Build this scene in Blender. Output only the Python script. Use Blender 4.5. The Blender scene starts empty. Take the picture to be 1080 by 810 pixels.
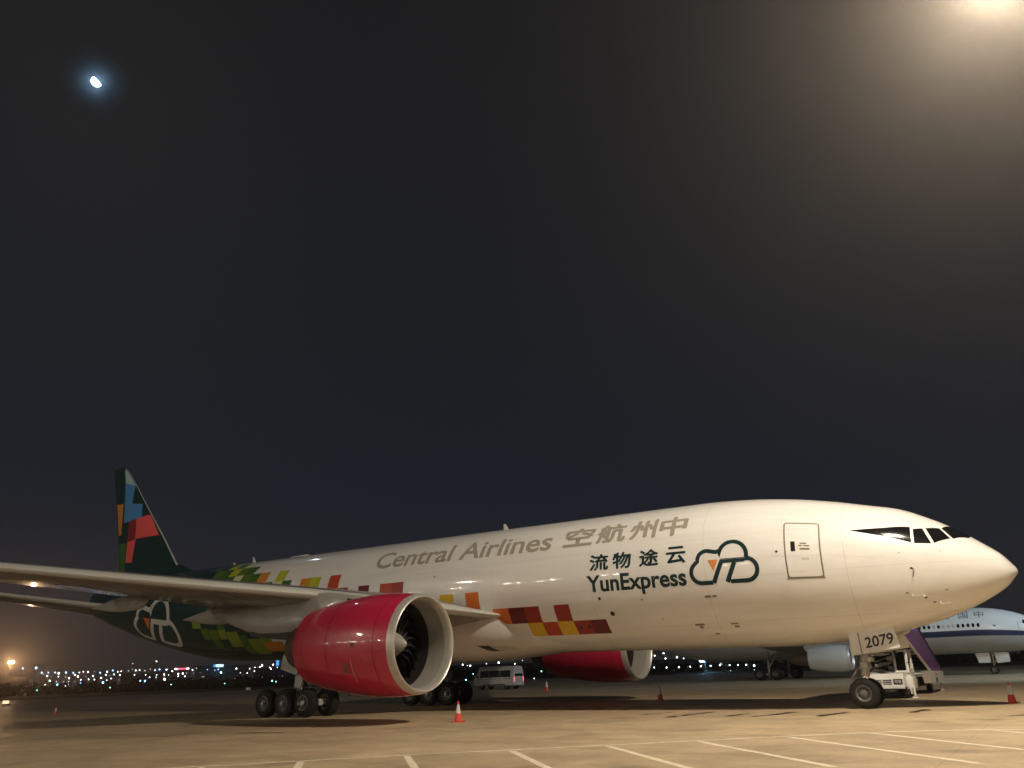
import bpy, bmesh, math, random
import numpy as np
from mathutils import Vector, Matrix

random.seed(7)
S = bpy.context.scene
COL = S.collection
PI = math.pi
R_ = math.radians

# ------------------------------------------------------------------ camera
CAM = np.array((1.08369, -34.24186, 1.75393))
YAW, PITCH, ROLL, FPX = 2.15956, 0.353368, -0.034994, 821.912
_d = np.array([math.cos(PITCH)*math.cos(YAW), math.cos(PITCH)*math.sin(YAW), math.sin(PITCH)])
_r = np.array([math.sin(YAW), -math.cos(YAW), 0.0])
_u = np.cross(_r, _d)
_r2 = math.cos(ROLL)*_r + math.sin(ROLL)*_u
_u2 = -math.sin(ROLL)*_r + math.cos(ROLL)*_u
cd = bpy.data.cameras.new('camera')
cam = bpy.data.objects.new('camera', cd)
COL.objects.link(cam)
M = Matrix.Identity(4)
for i in range(3):
    M[i][0], M[i][1], M[i][2], M[i][3] = _r2[i], _u2[i], -_d[i], CAM[i]
cam.matrix_world = M
cd.sensor_fit = 'HORIZONTAL'; cd.sensor_width = 36.0; cd.lens = 36.0*FPX/1080.0
cd.clip_start = 0.1; cd.clip_end = 12000.0
S.camera = cam

def ray(u, v):
    """direction of a point seen at 1080x810 position (u, v): used to look up bearings of far lamps"""
    q = FPX*_d + (u-540.0)*_r2 - (v-405.0)*_u2
    return q/np.linalg.norm(q)

# ------------------------------------------------------------------ world / exposure
S.view_settings.view_transform = 'Standard'
S.view_settings.look = 'None'
S.view_settings.exposure = 0.0
S.view_settings.gamma = 1.0
S.view_settings.use_curve_mapping = False
S.render.engine = 'CYCLES'
S.cycles.use_denoising = True
S.cycles.max_bounces = 6
S.cycles.diffuse_bounces = 3
S.cycles.glossy_bounces = 4
S.cycles.sample_clamp_indirect = 25.0
S.cycles.volume_bounces = 0

MOON = ray(102, 86)
MOON_EL = math.asin(MOON[2]); MOON_AZ = math.atan2(MOON[0], MOON[1])
W = bpy.data.worlds.new('World'); S.world = W; W.use_nodes = True
nt = W.node_tree; nt.nodes.clear()
out = nt.nodes.new('ShaderNodeOutputWorld')
bg = nt.nodes.new('ShaderNodeBackground')
sky = nt.nodes.new('ShaderNodeTexSky'); sky.sky_type = 'NISHITA'; sky.sun_disc = False
sky.sun_elevation = MOON_EL; sky.sun_rotation = MOON_AZ
bg.inputs['Strength'].default_value = 0.00045          # moonlit night sky
nt.links.new(sky.outputs[0], bg.inputs[0])
bg2 = nt.nodes.new('ShaderNodeBackground')               # town light in the night air, by elevation
tc = nt.nodes.new('ShaderNodeTexCoord'); sx = nt.nodes.new('ShaderNodeSeparateXYZ')
nt.links.new(tc.outputs['Generated'], sx.inputs[0])
cr = nt.nodes.new('ShaderNodeValToRGB')
e = cr.color_ramp.elements
e[0].position = 0.0; e[0].color = (0.030, 0.028, 0.032, 1)
e[1].position = 1.0; e[1].color = (0.0100, 0.0095, 0.0095, 1)
for p_, c_ in ((0.06, (0.022, 0.0225, 0.0300, 1)), (0.2, (0.0115, 0.0150, 0.0235, 1)), (0.45, (0.0110, 0.0130, 0.0170, 1))):
    n_ = e.new(p_); n_.color = c_
nt.links.new(sx.outputs['Z'], cr.inputs[0]); nt.links.new(cr.outputs[0], bg2.inputs[0])
bg2.inputs['Strength'].default_value = 0.66
add = nt.nodes.new('ShaderNodeAddShader')
nt.links.new(bg.outputs[0], add.inputs[0]); nt.links.new(bg2.outputs[0], add.inputs[1])
nt.links.new(add.outputs[0], out.inputs[0])

ml = bpy.data.lights.new('moonlight', 'SUN'); ml.energy = 0.012; ml.angle = R_(0.5); ml.color = (0.75, 0.85, 1.0)
mo = bpy.data.objects.new('moonlight', ml); COL.objects.link(mo)
mo.rotation_euler = Vector((-MOON[0], -MOON[1], -MOON[2])).to_track_quat('-Z', 'Y').to_euler()

# ------------------------------------------------------------------ materials
MATS = {}
def mat(name, color=(0.5, 0.5, 0.5), rough=0.5, metal=0.0, coat=0.0, emit=None, estr=0.0, noise=0.0, nscale=3.0, spec=0.5, bump=0.0, dirt=None):
    if name in MATS: return MATS[name]
    m = bpy.data.materials.new(name); m.use_nodes = True
    t = m.node_tree; b = t.nodes['Principled BSDF']
    b.inputs['Base Color'].default_value = (*color, 1)
    b.inputs['Roughness'].default_value = rough
    b.inputs['Metallic'].default_value = metal
    b.inputs['Coat Weight'].default_value = coat
    b.inputs['Coat Roughness'].default_value = 0.04
    b.inputs['Specular IOR Level'].default_value = spec
    if emit:
        b.inputs['Emission Color'].default_value = (*emit, 1)
        b.inputs['Emission Strength'].default_value = estr
        m.cycles.emission_sampling = 'NONE'
    if noise > 0:
        c = t.nodes.new('ShaderNodeTexCoord')
        n = t.nodes.new('ShaderNodeTexNoise'); n.inputs['Scale'].default_value = nscale; n.inputs['Detail'].default_value = 6
        n.inputs['Roughness'].default_value = 0.62
        t.links.new(c.outputs['Object'], n.inputs['Vector'])
        rmp = t.nodes.new('ShaderNodeMapRange')
        rmp.inputs[1].default_value = 0.3; rmp.inputs[2].default_value = 0.7
        rmp.inputs[3].default_value = 1-noise; rmp.inputs[4].default_value = 1+noise*0.5
        t.links.new(n.outputs[0], rmp.inputs[0])
        mx = t.nodes.new('ShaderNodeMix'); mx.data_type = 'RGBA'; mx.blend_type = 'MULTIPLY'; mx.inputs[0].default_value = 1
        mx.inputs[6].default_value = (*color, 1)
        t.links.new(rmp.outputs[0], mx.inputs[7]); t.links.new(mx.outputs[2], b.inputs['Base Color'])
        r2 = t.nodes.new('ShaderNodeMapRange'); r2.inputs[1].default_value = 0.3; r2.inputs[2].default_value = 0.7
        r2.inputs[3].default_value = min(1, rough*1.25); r2.inputs[4].default_value = rough*0.85
        t.links.new(n.outputs[0], r2.inputs[0]); t.links.new(r2.outputs[0], b.inputs['Roughness'])
        if bump:
            bp = t.nodes.new('ShaderNodeBump'); bp.inputs['Strength'].default_value = bump; bp.inputs['Distance'].default_value = 0.02
            t.links.new(n.outputs[0], bp.inputs['Height']); t.links.new(bp.outputs[0], b.inputs['Normal'])
    MATS[name] = m
    return m

def paint_white():
    """aircraft white: gloss paint, faint streaks running aft, skin joints every few metres"""
    m = mat('white_paint', (0.74, 0.725, 0.70), 0.34, 0, 0.8)
    t = m.node_tree; b = t.nodes['Principled BSDF']
    c = t.nodes.new('ShaderNodeTexCoord')
    mp = t.nodes.new('ShaderNodeMapping'); mp.inputs['Scale'].default_value = (0.14, 1.6, 1.6)
    t.links.new(c.outputs['Object'], mp.inputs[0])
    n = t.nodes.new('ShaderNodeTexNoise'); n.inputs['Scale'].default_value = 1.3; n.inputs['Detail'].default_value = 7; n.inputs['Roughness'].default_value = 0.6
    t.links.new(mp.outputs[0], n.inputs['Vector'])
    rp = t.nodes.new('ShaderNodeMapRange'); rp.inputs[1].default_value = 0.3; rp.inputs[2].default_value = 0.75
    rp.inputs[3].default_value = 0.90; rp.inputs[4].default_value = 1.03
    t.links.new(n.outputs[0], rp.inputs[0])
    s = t.nodes.new('ShaderNodeSeparateXYZ'); t.links.new(c.outputs['Object'], s.inputs[0])
    md = t.nodes.new('ShaderNodeMath'); md.operation = 'PINGPONG'; md.inputs[1].default_value = 2.66
    t.links.new(s.outputs[0], md.inputs[0])
    lt = t.nodes.new('ShaderNodeMapRange'); lt.inputs[1].default_value = 0.006; lt.inputs[2].default_value = 0.018
    lt.inputs[3].default_value = 0.80; lt.inputs[4].default_value = 1.0
    t.links.new(md.outputs[0], lt.inputs[0])
    mz = t.nodes.new('ShaderNodeMath'); mz.operation = 'PINGPONG'; mz.inputs[1].default_value = 0.83
    t.links.new(s.outputs[2], mz.inputs[0])
    lz = t.nodes.new('ShaderNodeMapRange'); lz.inputs[1].default_value = 0.005; lz.inputs[2].default_value = 0.014
    lz.inputs[3].default_value = 0.86; lz.inputs[4].default_value = 1.0
    t.links.new(mz.outputs[0], lz.inputs[0])
    m0 = t.nodes.new('ShaderNodeMath'); m0.operation = 'MULTIPLY'
    t.links.new(lt.outputs[0], m0.inputs[0]); t.links.new(lz.outputs[0], m0.inputs[1])
    mu = t.nodes.new('ShaderNodeMath'); mu.operation = 'MULTIPLY'
    t.links.new(rp.outputs[0], mu.inputs[0]); t.links.new(m0.outputs[0], mu.inputs[1])
    mx = t.nodes.new('ShaderNodeMix'); mx.data_type = 'RGBA'; mx.blend_type = 'MULTIPLY'; mx.inputs[0].default_value = 1
    mx.inputs[6].default_value = (0.74, 0.725, 0.70, 1)
    t.links.new(mu.outputs[0], mx.inputs[7]); t.links.new(mx.outputs[2], b.inputs['Base Color'])
    n2 = t.nodes.new('ShaderNodeTexNoise'); n2.inputs['Scale'].default_value = 0.9; n2.inputs['Detail'].default_value = 2
    t.links.new(c.outputs['Object'], n2.inputs['Vector'])
    bp = t.nodes.new('ShaderNodeBump'); bp.inputs['Strength'].default_value = 0.10; bp.inputs['Distance'].default_value = 0.02
    t.links.new(n2.outputs[0], bp.inputs['Height']); t.links.new(bp.outputs[0], b.inputs['Coat Normal'])
    return m
WHITE = paint_white()
TEAL = mat('dark_green_paint', (0.011, 0.036, 0.036), 0.28, 0, 0.4)
RED = mat('crimson_paint', (0.52, 0.016, 0.058), 0.36, 0, 0.8, noise=0.06, nscale=0.7)
PYLG = mat('pylon_grey_paint', (0.36, 0.345, 0.32), 0.34, 0, 0.25, noise=0.12, nscale=1.2)
WINGG = mat('wing_grey_paint', (0.20, 0.185, 0.165), 0.30, 0, 0.5, noise=0.10, nscale=0.8)
METAL = mat('polished_inlet_metal', (0.62, 0.59, 0.54), 0.38, 0.55, noise=0.08, nscale=2.5)
DUCT = mat('inlet_duct_grey', (0.36, 0.34, 0.31), 0.42, 0.15, noise=0.12, nscale=1.5)
FANM = mat('fan_blade_dark', (0.018, 0.018, 0.02), 0.25, 0.3, spec=0.6)
EDGEM = mat('blade_edge_metal', (0.12, 0.115, 0.11), 0.35, 0.8)
HOT = mat('exhaust_metal', (0.17, 0.14, 0.11), 0.42, 0.7, noise=0.25, nscale=2)
DARKM = mat('dark_metal', (0.035, 0.03, 0.028), 0.5, 0.3)
TYRE = mat('tyre_rubber', (0.006, 0.006, 0.006), 0.8, noise=0.3, nscale=6)
RIM = mat('wheel_rim_grey', (0.15, 0.145, 0.135), 0.45, 0.3, noise=0.25, nscale=9)
STRUTM = mat('gear_grey_paint', (0.42, 0.41, 0.38), 0.45, 0.1, noise=0.2, nscale=4)
CHROME = mat('oleo_chrome', (0.7, 0.7, 0.7), 0.15, 1.0)
GLASS = mat('cockpit_glass', (0.006, 0.006, 0.007), 0.07, 0, 0.0, spec=0.5)
BLACK = mat('black_paint', (0.008, 0.008, 0.008), 0.35, 0, 0.2)
LETG = mat('grey_brown_lettering', (0.31, 0.28, 0.225), 0.42, spec=.2)
LETD = mat('dark_green_lettering', (0.008, 0.026, 0.030), 0.4, spec=.2)
ORANGE = mat('orange_paint', (0.62, 0.20, 0.03), 0.35)
SEAM = mat('seam_line_brown', (0.18, 0.15, 0.11), 0.5)
PALE = mat('pale_grey_paint', (0.52, 0.52, 0.48), 0.35)
LIV = {'y': mat('yellow_paint', (0.66, 0.42, 0.03), .32, 0, .3), 'o': mat('tangerine_paint', (0.62, 0.16, 0.03), .32, 0, .3),
       'A': mat('tail_green_light', (0.20, 0.27, 0.03), .32, 0, .3), 'v': mat('vermilion_paint', (0.45, 0.06, 0.025), .32, 0, .3), 'r': mat('brick_red_paint', (0.30, 0.030, 0.022), .32, 0, .3),
       'd': mat('maroon_paint', (0.13, 0.015, 0.017), .32, 0, .3), 'g': mat('leaf_green_paint', (0.10, 0.17, 0.02), .32, 0, .3),
       'l': mat('lime_paint', (0.40, 0.44, 0.03), .32, 0, .3), 'm': mat('moss_green_paint', (0.05, 0.13, 0.025), .32, 0, .3),
       'a': mat('amber_paint', (0.55, 0.22, 0.035), .32, 0, .3), 'c': mat('cream_green_paint', (0.55, 0.56, 0.36), .32, 0, .3),
       'b': mat('blue_paint', (0.07, 0.25, 0.55), .32, 0, .3), 's': mat('sky_grey_paint', (0.34, 0.48, 0.52), .32, 0, .3),
       'k': mat('red_coral_paint', (0.78, 0.10, 0.10), .32, 0, .3), 'e': mat('dark_crimson_paint', (0.22, 0.022, 0.025), .32, 0, .3),
       't': TEAL}

for m_ in LIV.values():
    m_.node_tree.nodes['Principled BSDF'].inputs['Specular IOR Level'].default_value = 0.12
    m_.node_tree.nodes['Principled BSDF'].inputs['Coat Weight'].default_value = 0.5
# ------------------------------------------------------------------ mesh builder
class MB:
    def __init__(s): s.v = []; s.f = []; s.mi = []; s.mats = []
    def m(s, material):
        if material not in s.mats: s.mats.append(material)
        return s.mats.index(material)
    def face(s, idx, material): s.f.append(tuple(idx)); s.mi.append(s.m(material))
    def add(s, verts, faces, material):
        o = len(s.v); s.v += [tuple(float(c) for c in p) for p in verts]
        k = s.m(material)
        for f in faces: s.f.append(tuple(i+o for i in f)); s.mi.append(k)
    def hexa(s, P, material):
        """8 corners: 4 bottom ccw, 4 top ccw"""
        s.add(P, [(3, 2, 1, 0), (4, 5, 6, 7), (0, 1, 5, 4), (1, 2, 6, 5), (2, 3, 7, 6), (3, 0, 4, 7)], material)
    def box(s, c, d, material, rz=0.0, bev=0.0):
        x, y, z = d[0]/2, d[1]/2, d[2]/2
        if bev > 0:
            b = min(bev, x*.9, y*.9, z*.9); pts = []; 
            bm = bmesh.new(); bmesh.ops.create_cube(bm, size=1)
            for v in bm.verts: v.co = Vector((v.co.x*2*x, v.co.y*2*y, v.co.z*2*z))
            bmesh.ops.bevel(bm, geom=list(bm.edges), offset=b, segments=2, affect='EDGES', profile=0.5)
            bm.verts.index_update()
            cs, sn = math.cos(rz), math.sin(rz)
            V = [(c[0]+v.co.x*cs-v.co.y*sn, c[1]+v.co.x*sn+v.co.y*cs, c[2]+v.co.z) for v in bm.verts]
            F = [[v.index for v in f.verts] for f in bm.faces]; bm.free()
            s.add(V, F, material); return
        P = [(-x, -y, -z), (x, -y, -z), (x, y, -z), (-x, y, -z), (-x, -y, z), (x, -y, z), (x, y, z), (-x, y, z)]
        cs, sn = math.cos(rz), math.sin(rz)
        s.hexa([(c[0]+a*cs-b*sn, c[1]+a*sn+b*cs, c[2]+h) for a, b, h in P], material)
    def tube(s, p0, p1, r0, material, r1=None, n=12, cap=True):
        r1 = r0 if r1 is None else r1
        p0, p1 = Vector(p0), Vector(p1); d = (p1-p0).normalized()
        a = d.orthogonal().normalized(); b = d.cross(a)
        V = []
        for p, r in ((p0, r0), (p1, r1)):
            for i in range(n):
                t = 2*PI*i/n; V.append(p+(a*math.cos(t)+b*math.sin(t))*r)
        F = [(i, (i+1) % n, n+(i+1) % n, n+i) for i in range(n)]
        if cap: F += [tuple(range(n-1, -1, -1)), tuple(range(n, 2*n))]
        s.add(V, F, material)
    def path(s, pts, r, material, n=8):
        for a, b in zip(pts[:-1], pts[1:]): s.tube(a, b, r, material, n=n)
    def lathe(s, prof, o, axis, material, n=48, mats=None):
        """prof: (distance along axis, radius); mats: optional material per band"""
        o = Vector(o); d = Vector(axis).normalized()
        a = Vector((0, 0, 1)) if abs(d.z) < .9 else Vector((1, 0, 0))
        a = (a-d*a.dot(d)).normalized(); b = d.cross(a)
        base = len(s.v)
        for t, r in prof:
            for i in range(n):
                q = 2*PI*i/n
                s.v.append(tuple(o+d*t+(a*math.cos(q)+b*math.sin(q))*max(r, 1e-4)))
        for k in range(len(prof)-1):
            mm = s.m(mats[k] if mats else material)
            for i in range(n):
                j = (i+1) % n
                s.f.append((base+k*n+i, base+k*n+j, base+(k+1)*n+j, base+(k+1)*n+i)); s.mi.append(mm)
    def loft(s, rings, material, closed=True, cap=True, mats=None):
        n = len(rings[0]); base = len(s.v)
        for r in rings: s.v += [tuple(float(c) for c in p) for p in r]
        for k in range(len(rings)-1):
            for i in range(n if closed else n-1):
                j = (i+1) % n
                s.f.append((base+k*n+i, base+k*n+j, base+(k+1)*n+j, base+(k+1)*n+i))
                s.mi.append(s.m(mats(k, i) if mats else material))
        if cap and closed:
            mm = s.m(material if not mats else mats(0, 0))
            s.f.append(tuple(base+i for i in range(n-1, -1, -1))); s.mi.append(mm)
            o = base+(len(rings)-1)*n
            s.f.append(tuple(o+i for i in range(n))); s.mi.append(mm)
    def prism(s, poly, axis, a0, a1, material):
        """polygon in the two other axes extruded along axis (0,1,2) between a0 and a1"""
        n = len(poly); V = []
        for a in (a0, a1):
            for p, q in poly:
                c = [p, q]; c.insert(axis, a); V.append(c)
        F = [(i, (i+1) % n, n+(i+1) % n, n+i) for i in range(n)]+[tuple(range(n-1, -1, -1)), tuple(range(n, 2*n))]
        s.add(V, F, material)
    def build(s, name, parent=None, smooth=None, normals=True):
        me = bpy.data.meshes.new(name)
        me.from_pydata(s.v, [], s.f)
        for m_ in s.mats: me.materials.append(m_)
        me.polygons.foreach_set('material_index', s.mi)
        me.update()
        bm = bmesh.new(); bm.from_mesh(me)
        if normals: bmesh.ops.recalc_face_normals(bm, faces=list(bm.faces))
        bm.to_mesh(me); bm.free()
        if smooth is not None:
            me.shade_smooth()
            try: me.set_sharp_from_angle(angle=R_(smooth))
            except Exception: pass
        o = bpy.data.objects.new(name, me); COL.objects.link(o)
        if parent is not None: o.parent = parent
        return o

def tag(o, label=None, cat=None, group=None, kind=None):
    if label: o['label'] = label
    if cat: o['category'] = cat
    if group: o['group'] = group
    if kind: o['kind'] = kind
    return o
def thing(name, label, cat, loc=(0, 0, 0), rz=0.0, group=None):
    o = bpy.data.objects.new(name, None); o.empty_display_size = 0.3
    COL.objects.link(o); o.location = loc; o.rotation_euler = (0, 0, rz)
    return tag(o, label, cat, group)
def copy_tree(o, parent=None):
    c = o.copy(); COL.objects.link(c)
    if parent is not None: c.parent = parent
    for ch in list(o.children): copy_tree(ch, c)
    return c

# ------------------------------------------------------------------ haze
hz = MB(); hz.box((-100, 300, 12.5), (1900, 1700, 27), mat('haze_air'))
ho = hz.build('haze'); tag(ho, kind='stuff')
hm = MATS['haze_air']; ht = hm.node_tree; ht.nodes.clear()
ho_out = ht.nodes.new('ShaderNodeOutputMaterial'); pv = ht.nodes.new('ShaderNodeVolumePrincipled')
pv.inputs['Color'].default_value = (0.95, 0.86, 0.76, 1); pv.inputs['Density'].default_value = 0.00062
pv.inputs['Anisotropy'].default_value = 0.80
ht.links.new(pv.outputs[0], ho_out.inputs['Volume'])

# ------------------------------------------------------------------ ground
def ground_mat():
    m = mat('apron_concrete', (0.3, 0.24, 0.16), 0.8)
    t = m.node_tree; b = t.nodes['Principled BSDF']; L = t.links.new
    c = t.nodes.new('ShaderNodeTexCoord')
    def noise(sc, det=6, rough=.6, vec=None, stretch=None):
        n = t.nodes.new('ShaderNodeTexNoise'); n.inputs['Scale'].default_value = sc; n.inputs['Detail'].default_value = det; n.inputs['Roughness'].default_value = rough
        if stretch:
            mp = t.nodes.new('ShaderNodeMapping'); mp.inputs['Scale'].default_value = stretch; L(c.outputs['Object'], mp.inputs[0]); L(mp.outputs[0], n.inputs['Vector'])
        else: L(c.outputs['Object'], n.inputs['Vector'])
        return n.outputs[0]
    def rng(x, a, b_, c_, d_):
        r = t.nodes.new('ShaderNodeMapRange'); r.interpolation_type = 'SMOOTHSTEP'
        for i, q in enumerate((a, b_, c_, d_)): r.inputs[i+1].default_value = q
        L(x, r.inputs[0]); return r.outputs[0]
    def mul(x, y):
        q = t.nodes.new('ShaderNodeMath'); q.operation = 'MULTIPLY'; L(x, q.inputs[0])
        if isinstance(y, float): q.inputs[1].default_value = y
        else: L(y, q.inputs[1])
        return q.outputs[0]
    big = rng(noise(0.09, 5), .3, .7, .82, 1.12)
    mid = rng(noise(0.9, 8, .65), .3, .72, .84, 1.08)
    fine = rng(noise(14, 4, .7), .3, .7, .88, 1.08)
    streak = rng(noise(0.35, 6, .6, stretch=(0.12, 1.5, 1)), .56, .74, 1.0, .72)
    v = mul(mul(mul(big, mid), fine), streak)
    # slab joints every 5 m
    sp = t.nodes.new('ShaderNodeSeparateXYZ'); mp = t.nodes.new('ShaderNodeMapping'); mp.inputs['Location'].default_value = (1.3, 2.2, 0)
    L(c.outputs['Object'], mp.inputs[0]); L(mp.outputs[0], sp.inputs[0])
    for ax in (0, 1):
        pp = t.nodes.new('ShaderNodeMath'); pp.operation = 'PINGPONG'; pp.inputs[1].default_value = 2.5
        L(sp.outputs[ax], pp.inputs[0]); v = mul(v, rng(pp.outputs[0], 0.008, .03, .84, 1.0))
    # oil spots
    vo = t.nodes.new('ShaderNodeTexVoronoi'); vo.inputs['Scale'].default_value = 0.33; L(c.outputs['Object'], vo.inputs['Vector'])
    spot = rng(vo.outputs['Distance'], .05, .22, .72, 1.0); v = mul(v, spot)
    mx = t.nodes.new('ShaderNodeMix'); mx.data_type = 'RGBA'; mx.blend_type = 'MULTIPLY'; mx.inputs[0].default_value = 1
    mx.inputs[6].default_value = (0.51, 0.390, 0.245, 1)
    L(v, mx.inputs[7]); L(mx.outputs[2], b.inputs['Base Color'])
    L(rng(noise(0.5, 5), .35, .7, .42, .8), b.inputs['Roughness'])
    bp = t.nodes.new('ShaderNodeBump'); bp.inputs['Strength'].default_value = 0.3; bp.inputs['Distance'].default_value = 0.01
    L(noise(9, 5, .7), bp.inputs['Height']); L(bp.outputs[0], b.inputs['Normal'])
    return m
g = MB()
GRASS = mat('dark_grass', (0.035, 0.04, 0.02), 0.95, noise=0.5, nscale=0.15)
g.add([(-1000, -500, -0.02), (800, -500, -0.02), (800, 1100, -0.02), (-1000, 1100, -0.02)], [(0, 1, 2, 3)], GRASS)
tag(g.build('ground'), kind='structure')
g = MB()
g.add([(-142, -70, 0), (95, -70, 0), (95, 128, 0), (-142, 128, 0)], [(0, 1, 2, 3)], ground_mat())
tag(g.build('apron'), kind='structure')
g = MB()
TARMAC = mat('taxiway_asphalt', (0.05, 0.048, 0.045), 0.85, noise=0.3, nscale=0.3)
g.add([(-300, 128.5, -0.012), (300, 128.5, -0.012), (300, 150, -0.012), (-300, 150, -0.012)], [(0, 1, 2, 3)], TARMAC)
tag(g.build('taxiway'), kind='structure')

def ribbon(pts, w, z=None, closed=False):
    """strip of quads along a 2D polyline with mitred corners -> verts2d, faces"""
    P = [Vector(p) for p in pts]; n = len(P); V = []
    for i, p in enumerate(P):
        a = P[i-1] if (i > 0 or closed) else None
        b = P[(i+1) % n] if (i < n-1 or closed) else None
        d1 = (p-a).normalized() if a is not None else (b-p).normalized()
        d2 = (b-p).normalized() if b is not None else d1
        t = (d1+d2)
        t = t.normalized() if t.length > 1e-6 else d1
        nn = Vector((-t.y, t.x)); k = 1/max(0.35, nn.dot(Vector((-d1.y, d1.x))))
        V += [p+nn*w/2*k, p-nn*w/2*k]
    F = [(2*i, 2*i+1, 2*i+3, 2*i+2) for i in range(n-1)]
    if closed: F.append((2*n-2, 2*n-1, 1, 0))
    return V, F
LINE = mat('painted_line_white', (0.80, 0.70, 0.52), 0.7, noise=0.25, nscale=5)
mk = MB()
def gline(pts, w, z):
    V, F = ribbon(pts, w); mk.add([(p.x, p.y, z) for p in V], F, LINE)
gline([(-21.0, -27.2), (-15.2, -22.05), (-12.05, -18.75), (-8.7, -15.7), (-5.45, -12.75), (-4.4, -11.8), (-3.3, -11.0), (-2.2, -10.4), (-1.2, -10.0), (0.2, -9.75), (12, -9.6)], 0.17, 0.004)
for x0, y0, l in ((-15.4, -22.4, 3.2), (-13.95, -20.85, 3.6), (-12.3, -19.15, 4.0), (-10.5, -17.5, 4.6), (-8.75, -15.95, 5.2), (-7.05, -14.4, 6), (-5.3, -12.85, 6.6), (-3.65, -11.4, 6.6), (-1.05, -10.15, 6.6), (1.6, -9.85, 6.6)):
    gline([(x0+.06, y0-.07), (x0+l*.70, y0-l*.70)], 0.17, 0.004)
tag(mk.build('apron_markings'), kind='structure')
st = MB()
STAIN = mat('oil_stain', (0.022, 0.016, 0.011), 0.5, noise=0.5, nscale=3)
def stain(cx, cy, L, w, a, seed):
    rr = random.Random(seed); n = 22; V = []
    for i in range(n):
        t = 2*PI*i/n; k = 0.6+0.55*rr.random()
        x, y = L/2*math.cos(t)*k, w/2*math.sin(t)*k
        V.append((cx+x*math.cos(a)-y*math.sin(a), cy+x*math.sin(a)+y*math.cos(a), 0.003))
    st.add(V, [tuple(range(n))], STAIN)
for i, (a, b) in enumerate((((-11.8, -5.7), (-11.3, -2.4)), ((-8.6, -5.2), (-8.05, -2.5)), ((-6.7, -5.0), (-6.0, -2.5)), ((-4.1, -3.0), (-3.75, -1.0)), ((-1.1, -4.6), (-0.6, -4.2)), ((-9.8, -4.9), (-9.5, -3.2)), ((-24.5, -14.5), (-22.5, -14.0)), ((-13.6, -4.2), (-13.0, -2.4)))):
    dx, dy = b[0]-a[0], b[1]-a[1]; L = math.hypot(dx, dy); ang = math.atan2(dy, dx)
    k = max(2, int(L/.45))
    for j in range(k):
        f = (j+.5)/k; rr = random.Random(i*31+j)
        stain(a[0]+dx*f+rr.uniform(-.12, .12), a[1]+dy*f, L/k*rr.uniform(1.0, 1.7), rr.uniform(.2, .5), ang, i*100+j)
tag(st.build('oil_stains', normals=True), kind='structure')

# ------------------------------------------------------------------ aircraft body frame
AL, BZ = 0.0166294, 5.51908
ca, sa = math.cos(AL), math.sin(AL)
def B(x, y, z):
    """aircraft frame (x from nose tip, aft negative; z from body axis) -> world, nose slightly low"""
    return (-12+(x+12)*ca+z*sa, y, BZ-sa*(x+12)+z*ca)
KX = np.array([0.0, 0.12, 0.4, 0.9, 1.6, 2.5, 3.5, 4.6, 6.0, 7.6, 9.5, 11.5, 42.0, 45.0, 48.0, 51.0, 54.0, 57.0, 60.0, 62.2, 62.9])
TP = np.array([-0.751, -0.485, -0.105, 0.33, 0.88, 1.44, 1.916, 2.199, 2.533, 2.823, 3.027, 3.1, 3.1, 3.1, 3.103, 3.083, 3.015, 2.901, 2.73, 2.444, 2.101])
BT = np.array([-0.751, -0.944, -1.241, -1.559, -1.905, -2.25, -2.534, -2.766, -2.955, -3.081, -3.115, -3.1, -3.1, -2.978, -2.618, -2.08, -1.461, -0.781, -0.014, 0.639, 1.214])
HW = np.array([0.0, 0.332, 0.659, 1.016, 1.401, 1.783, 2.099, 2.399, 2.679, 2.899, 3.042, 3.1, 3.1, 3.02, 2.847, 2.546, 2.155, 1.67, 1.062, 0.513, 0.197])
def pchip(x, xk, yk):
    h = np.diff(xk); d = np.diff(yk)/h; m = np.zeros_like(yk)
    for i in range(1, len(xk)-1):
        if d[i-1]*d[i] > 0:
            w1 = 2*h[i]+h[i-1]; w2 = h[i]+2*h[i-1]; m[i] = (w1+w2)/(w1/d[i-1]+w2/d[i])
    m[0] = d[0]; m[-1] = d[-1]
    i = np.clip(np.searchsorted(xk, x)-1, 0, len(xk)-2); t = (x-xk[i])/h[i]
    return yk[i]*(1+2*t)*(1-t)**2+h[i]*m[i]*t*(1-t)**2+yk[i+1]*t*t*(3-2*t)+h[i]*m[i+1]*t*t*(t-1)
def warp(x): return np.where(x < 11.5, np.sqrt(np.maximum(x, 0)*11.5), x)
SK = warp(KX)
def fus(x, phi):
    """body-frame surface point; x = distance aft of the nose (positive), phi = girth angle, 0 on starboard, +90 on top"""
    x = np.asarray(x, float); phi = np.asarray(phi, float)
    f = warp(x); T = pchip(f, SK, TP); Bt = pchip(f, SK, BT); Wd = pchip(f, SK, HW)
    zm = np.where(x < 20, np.clip(1-x/9, 0, 1)**1.6*-.75, (T+Bt)/2)
    c, s_ = np.cos(phi), np.sin(phi)
    return np.stack([-x, -Wd*c, zm+np.where(s_ > 0, (T-zm)*s_, (zm-Bt)*s_)], -1)
def skin(x, phi, off=0.0):
    """world position on the fuselage skin pushed out by off; scalar x (positive aft), phi radians"""
    p = fus(x, phi)
    if off:
        du = fus(x+.02, phi)-fus(max(x-.02, 0.001), phi); dv = fus(x, phi+.01)-fus(x, phi-.01)
        n = np.cross(dv, du); n /= np.linalg.norm(n)
        if n @ (p-np.array([p[0], 0, 0])) < 0: n = -n
        p = p+n*off
    return B(*p)

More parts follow.
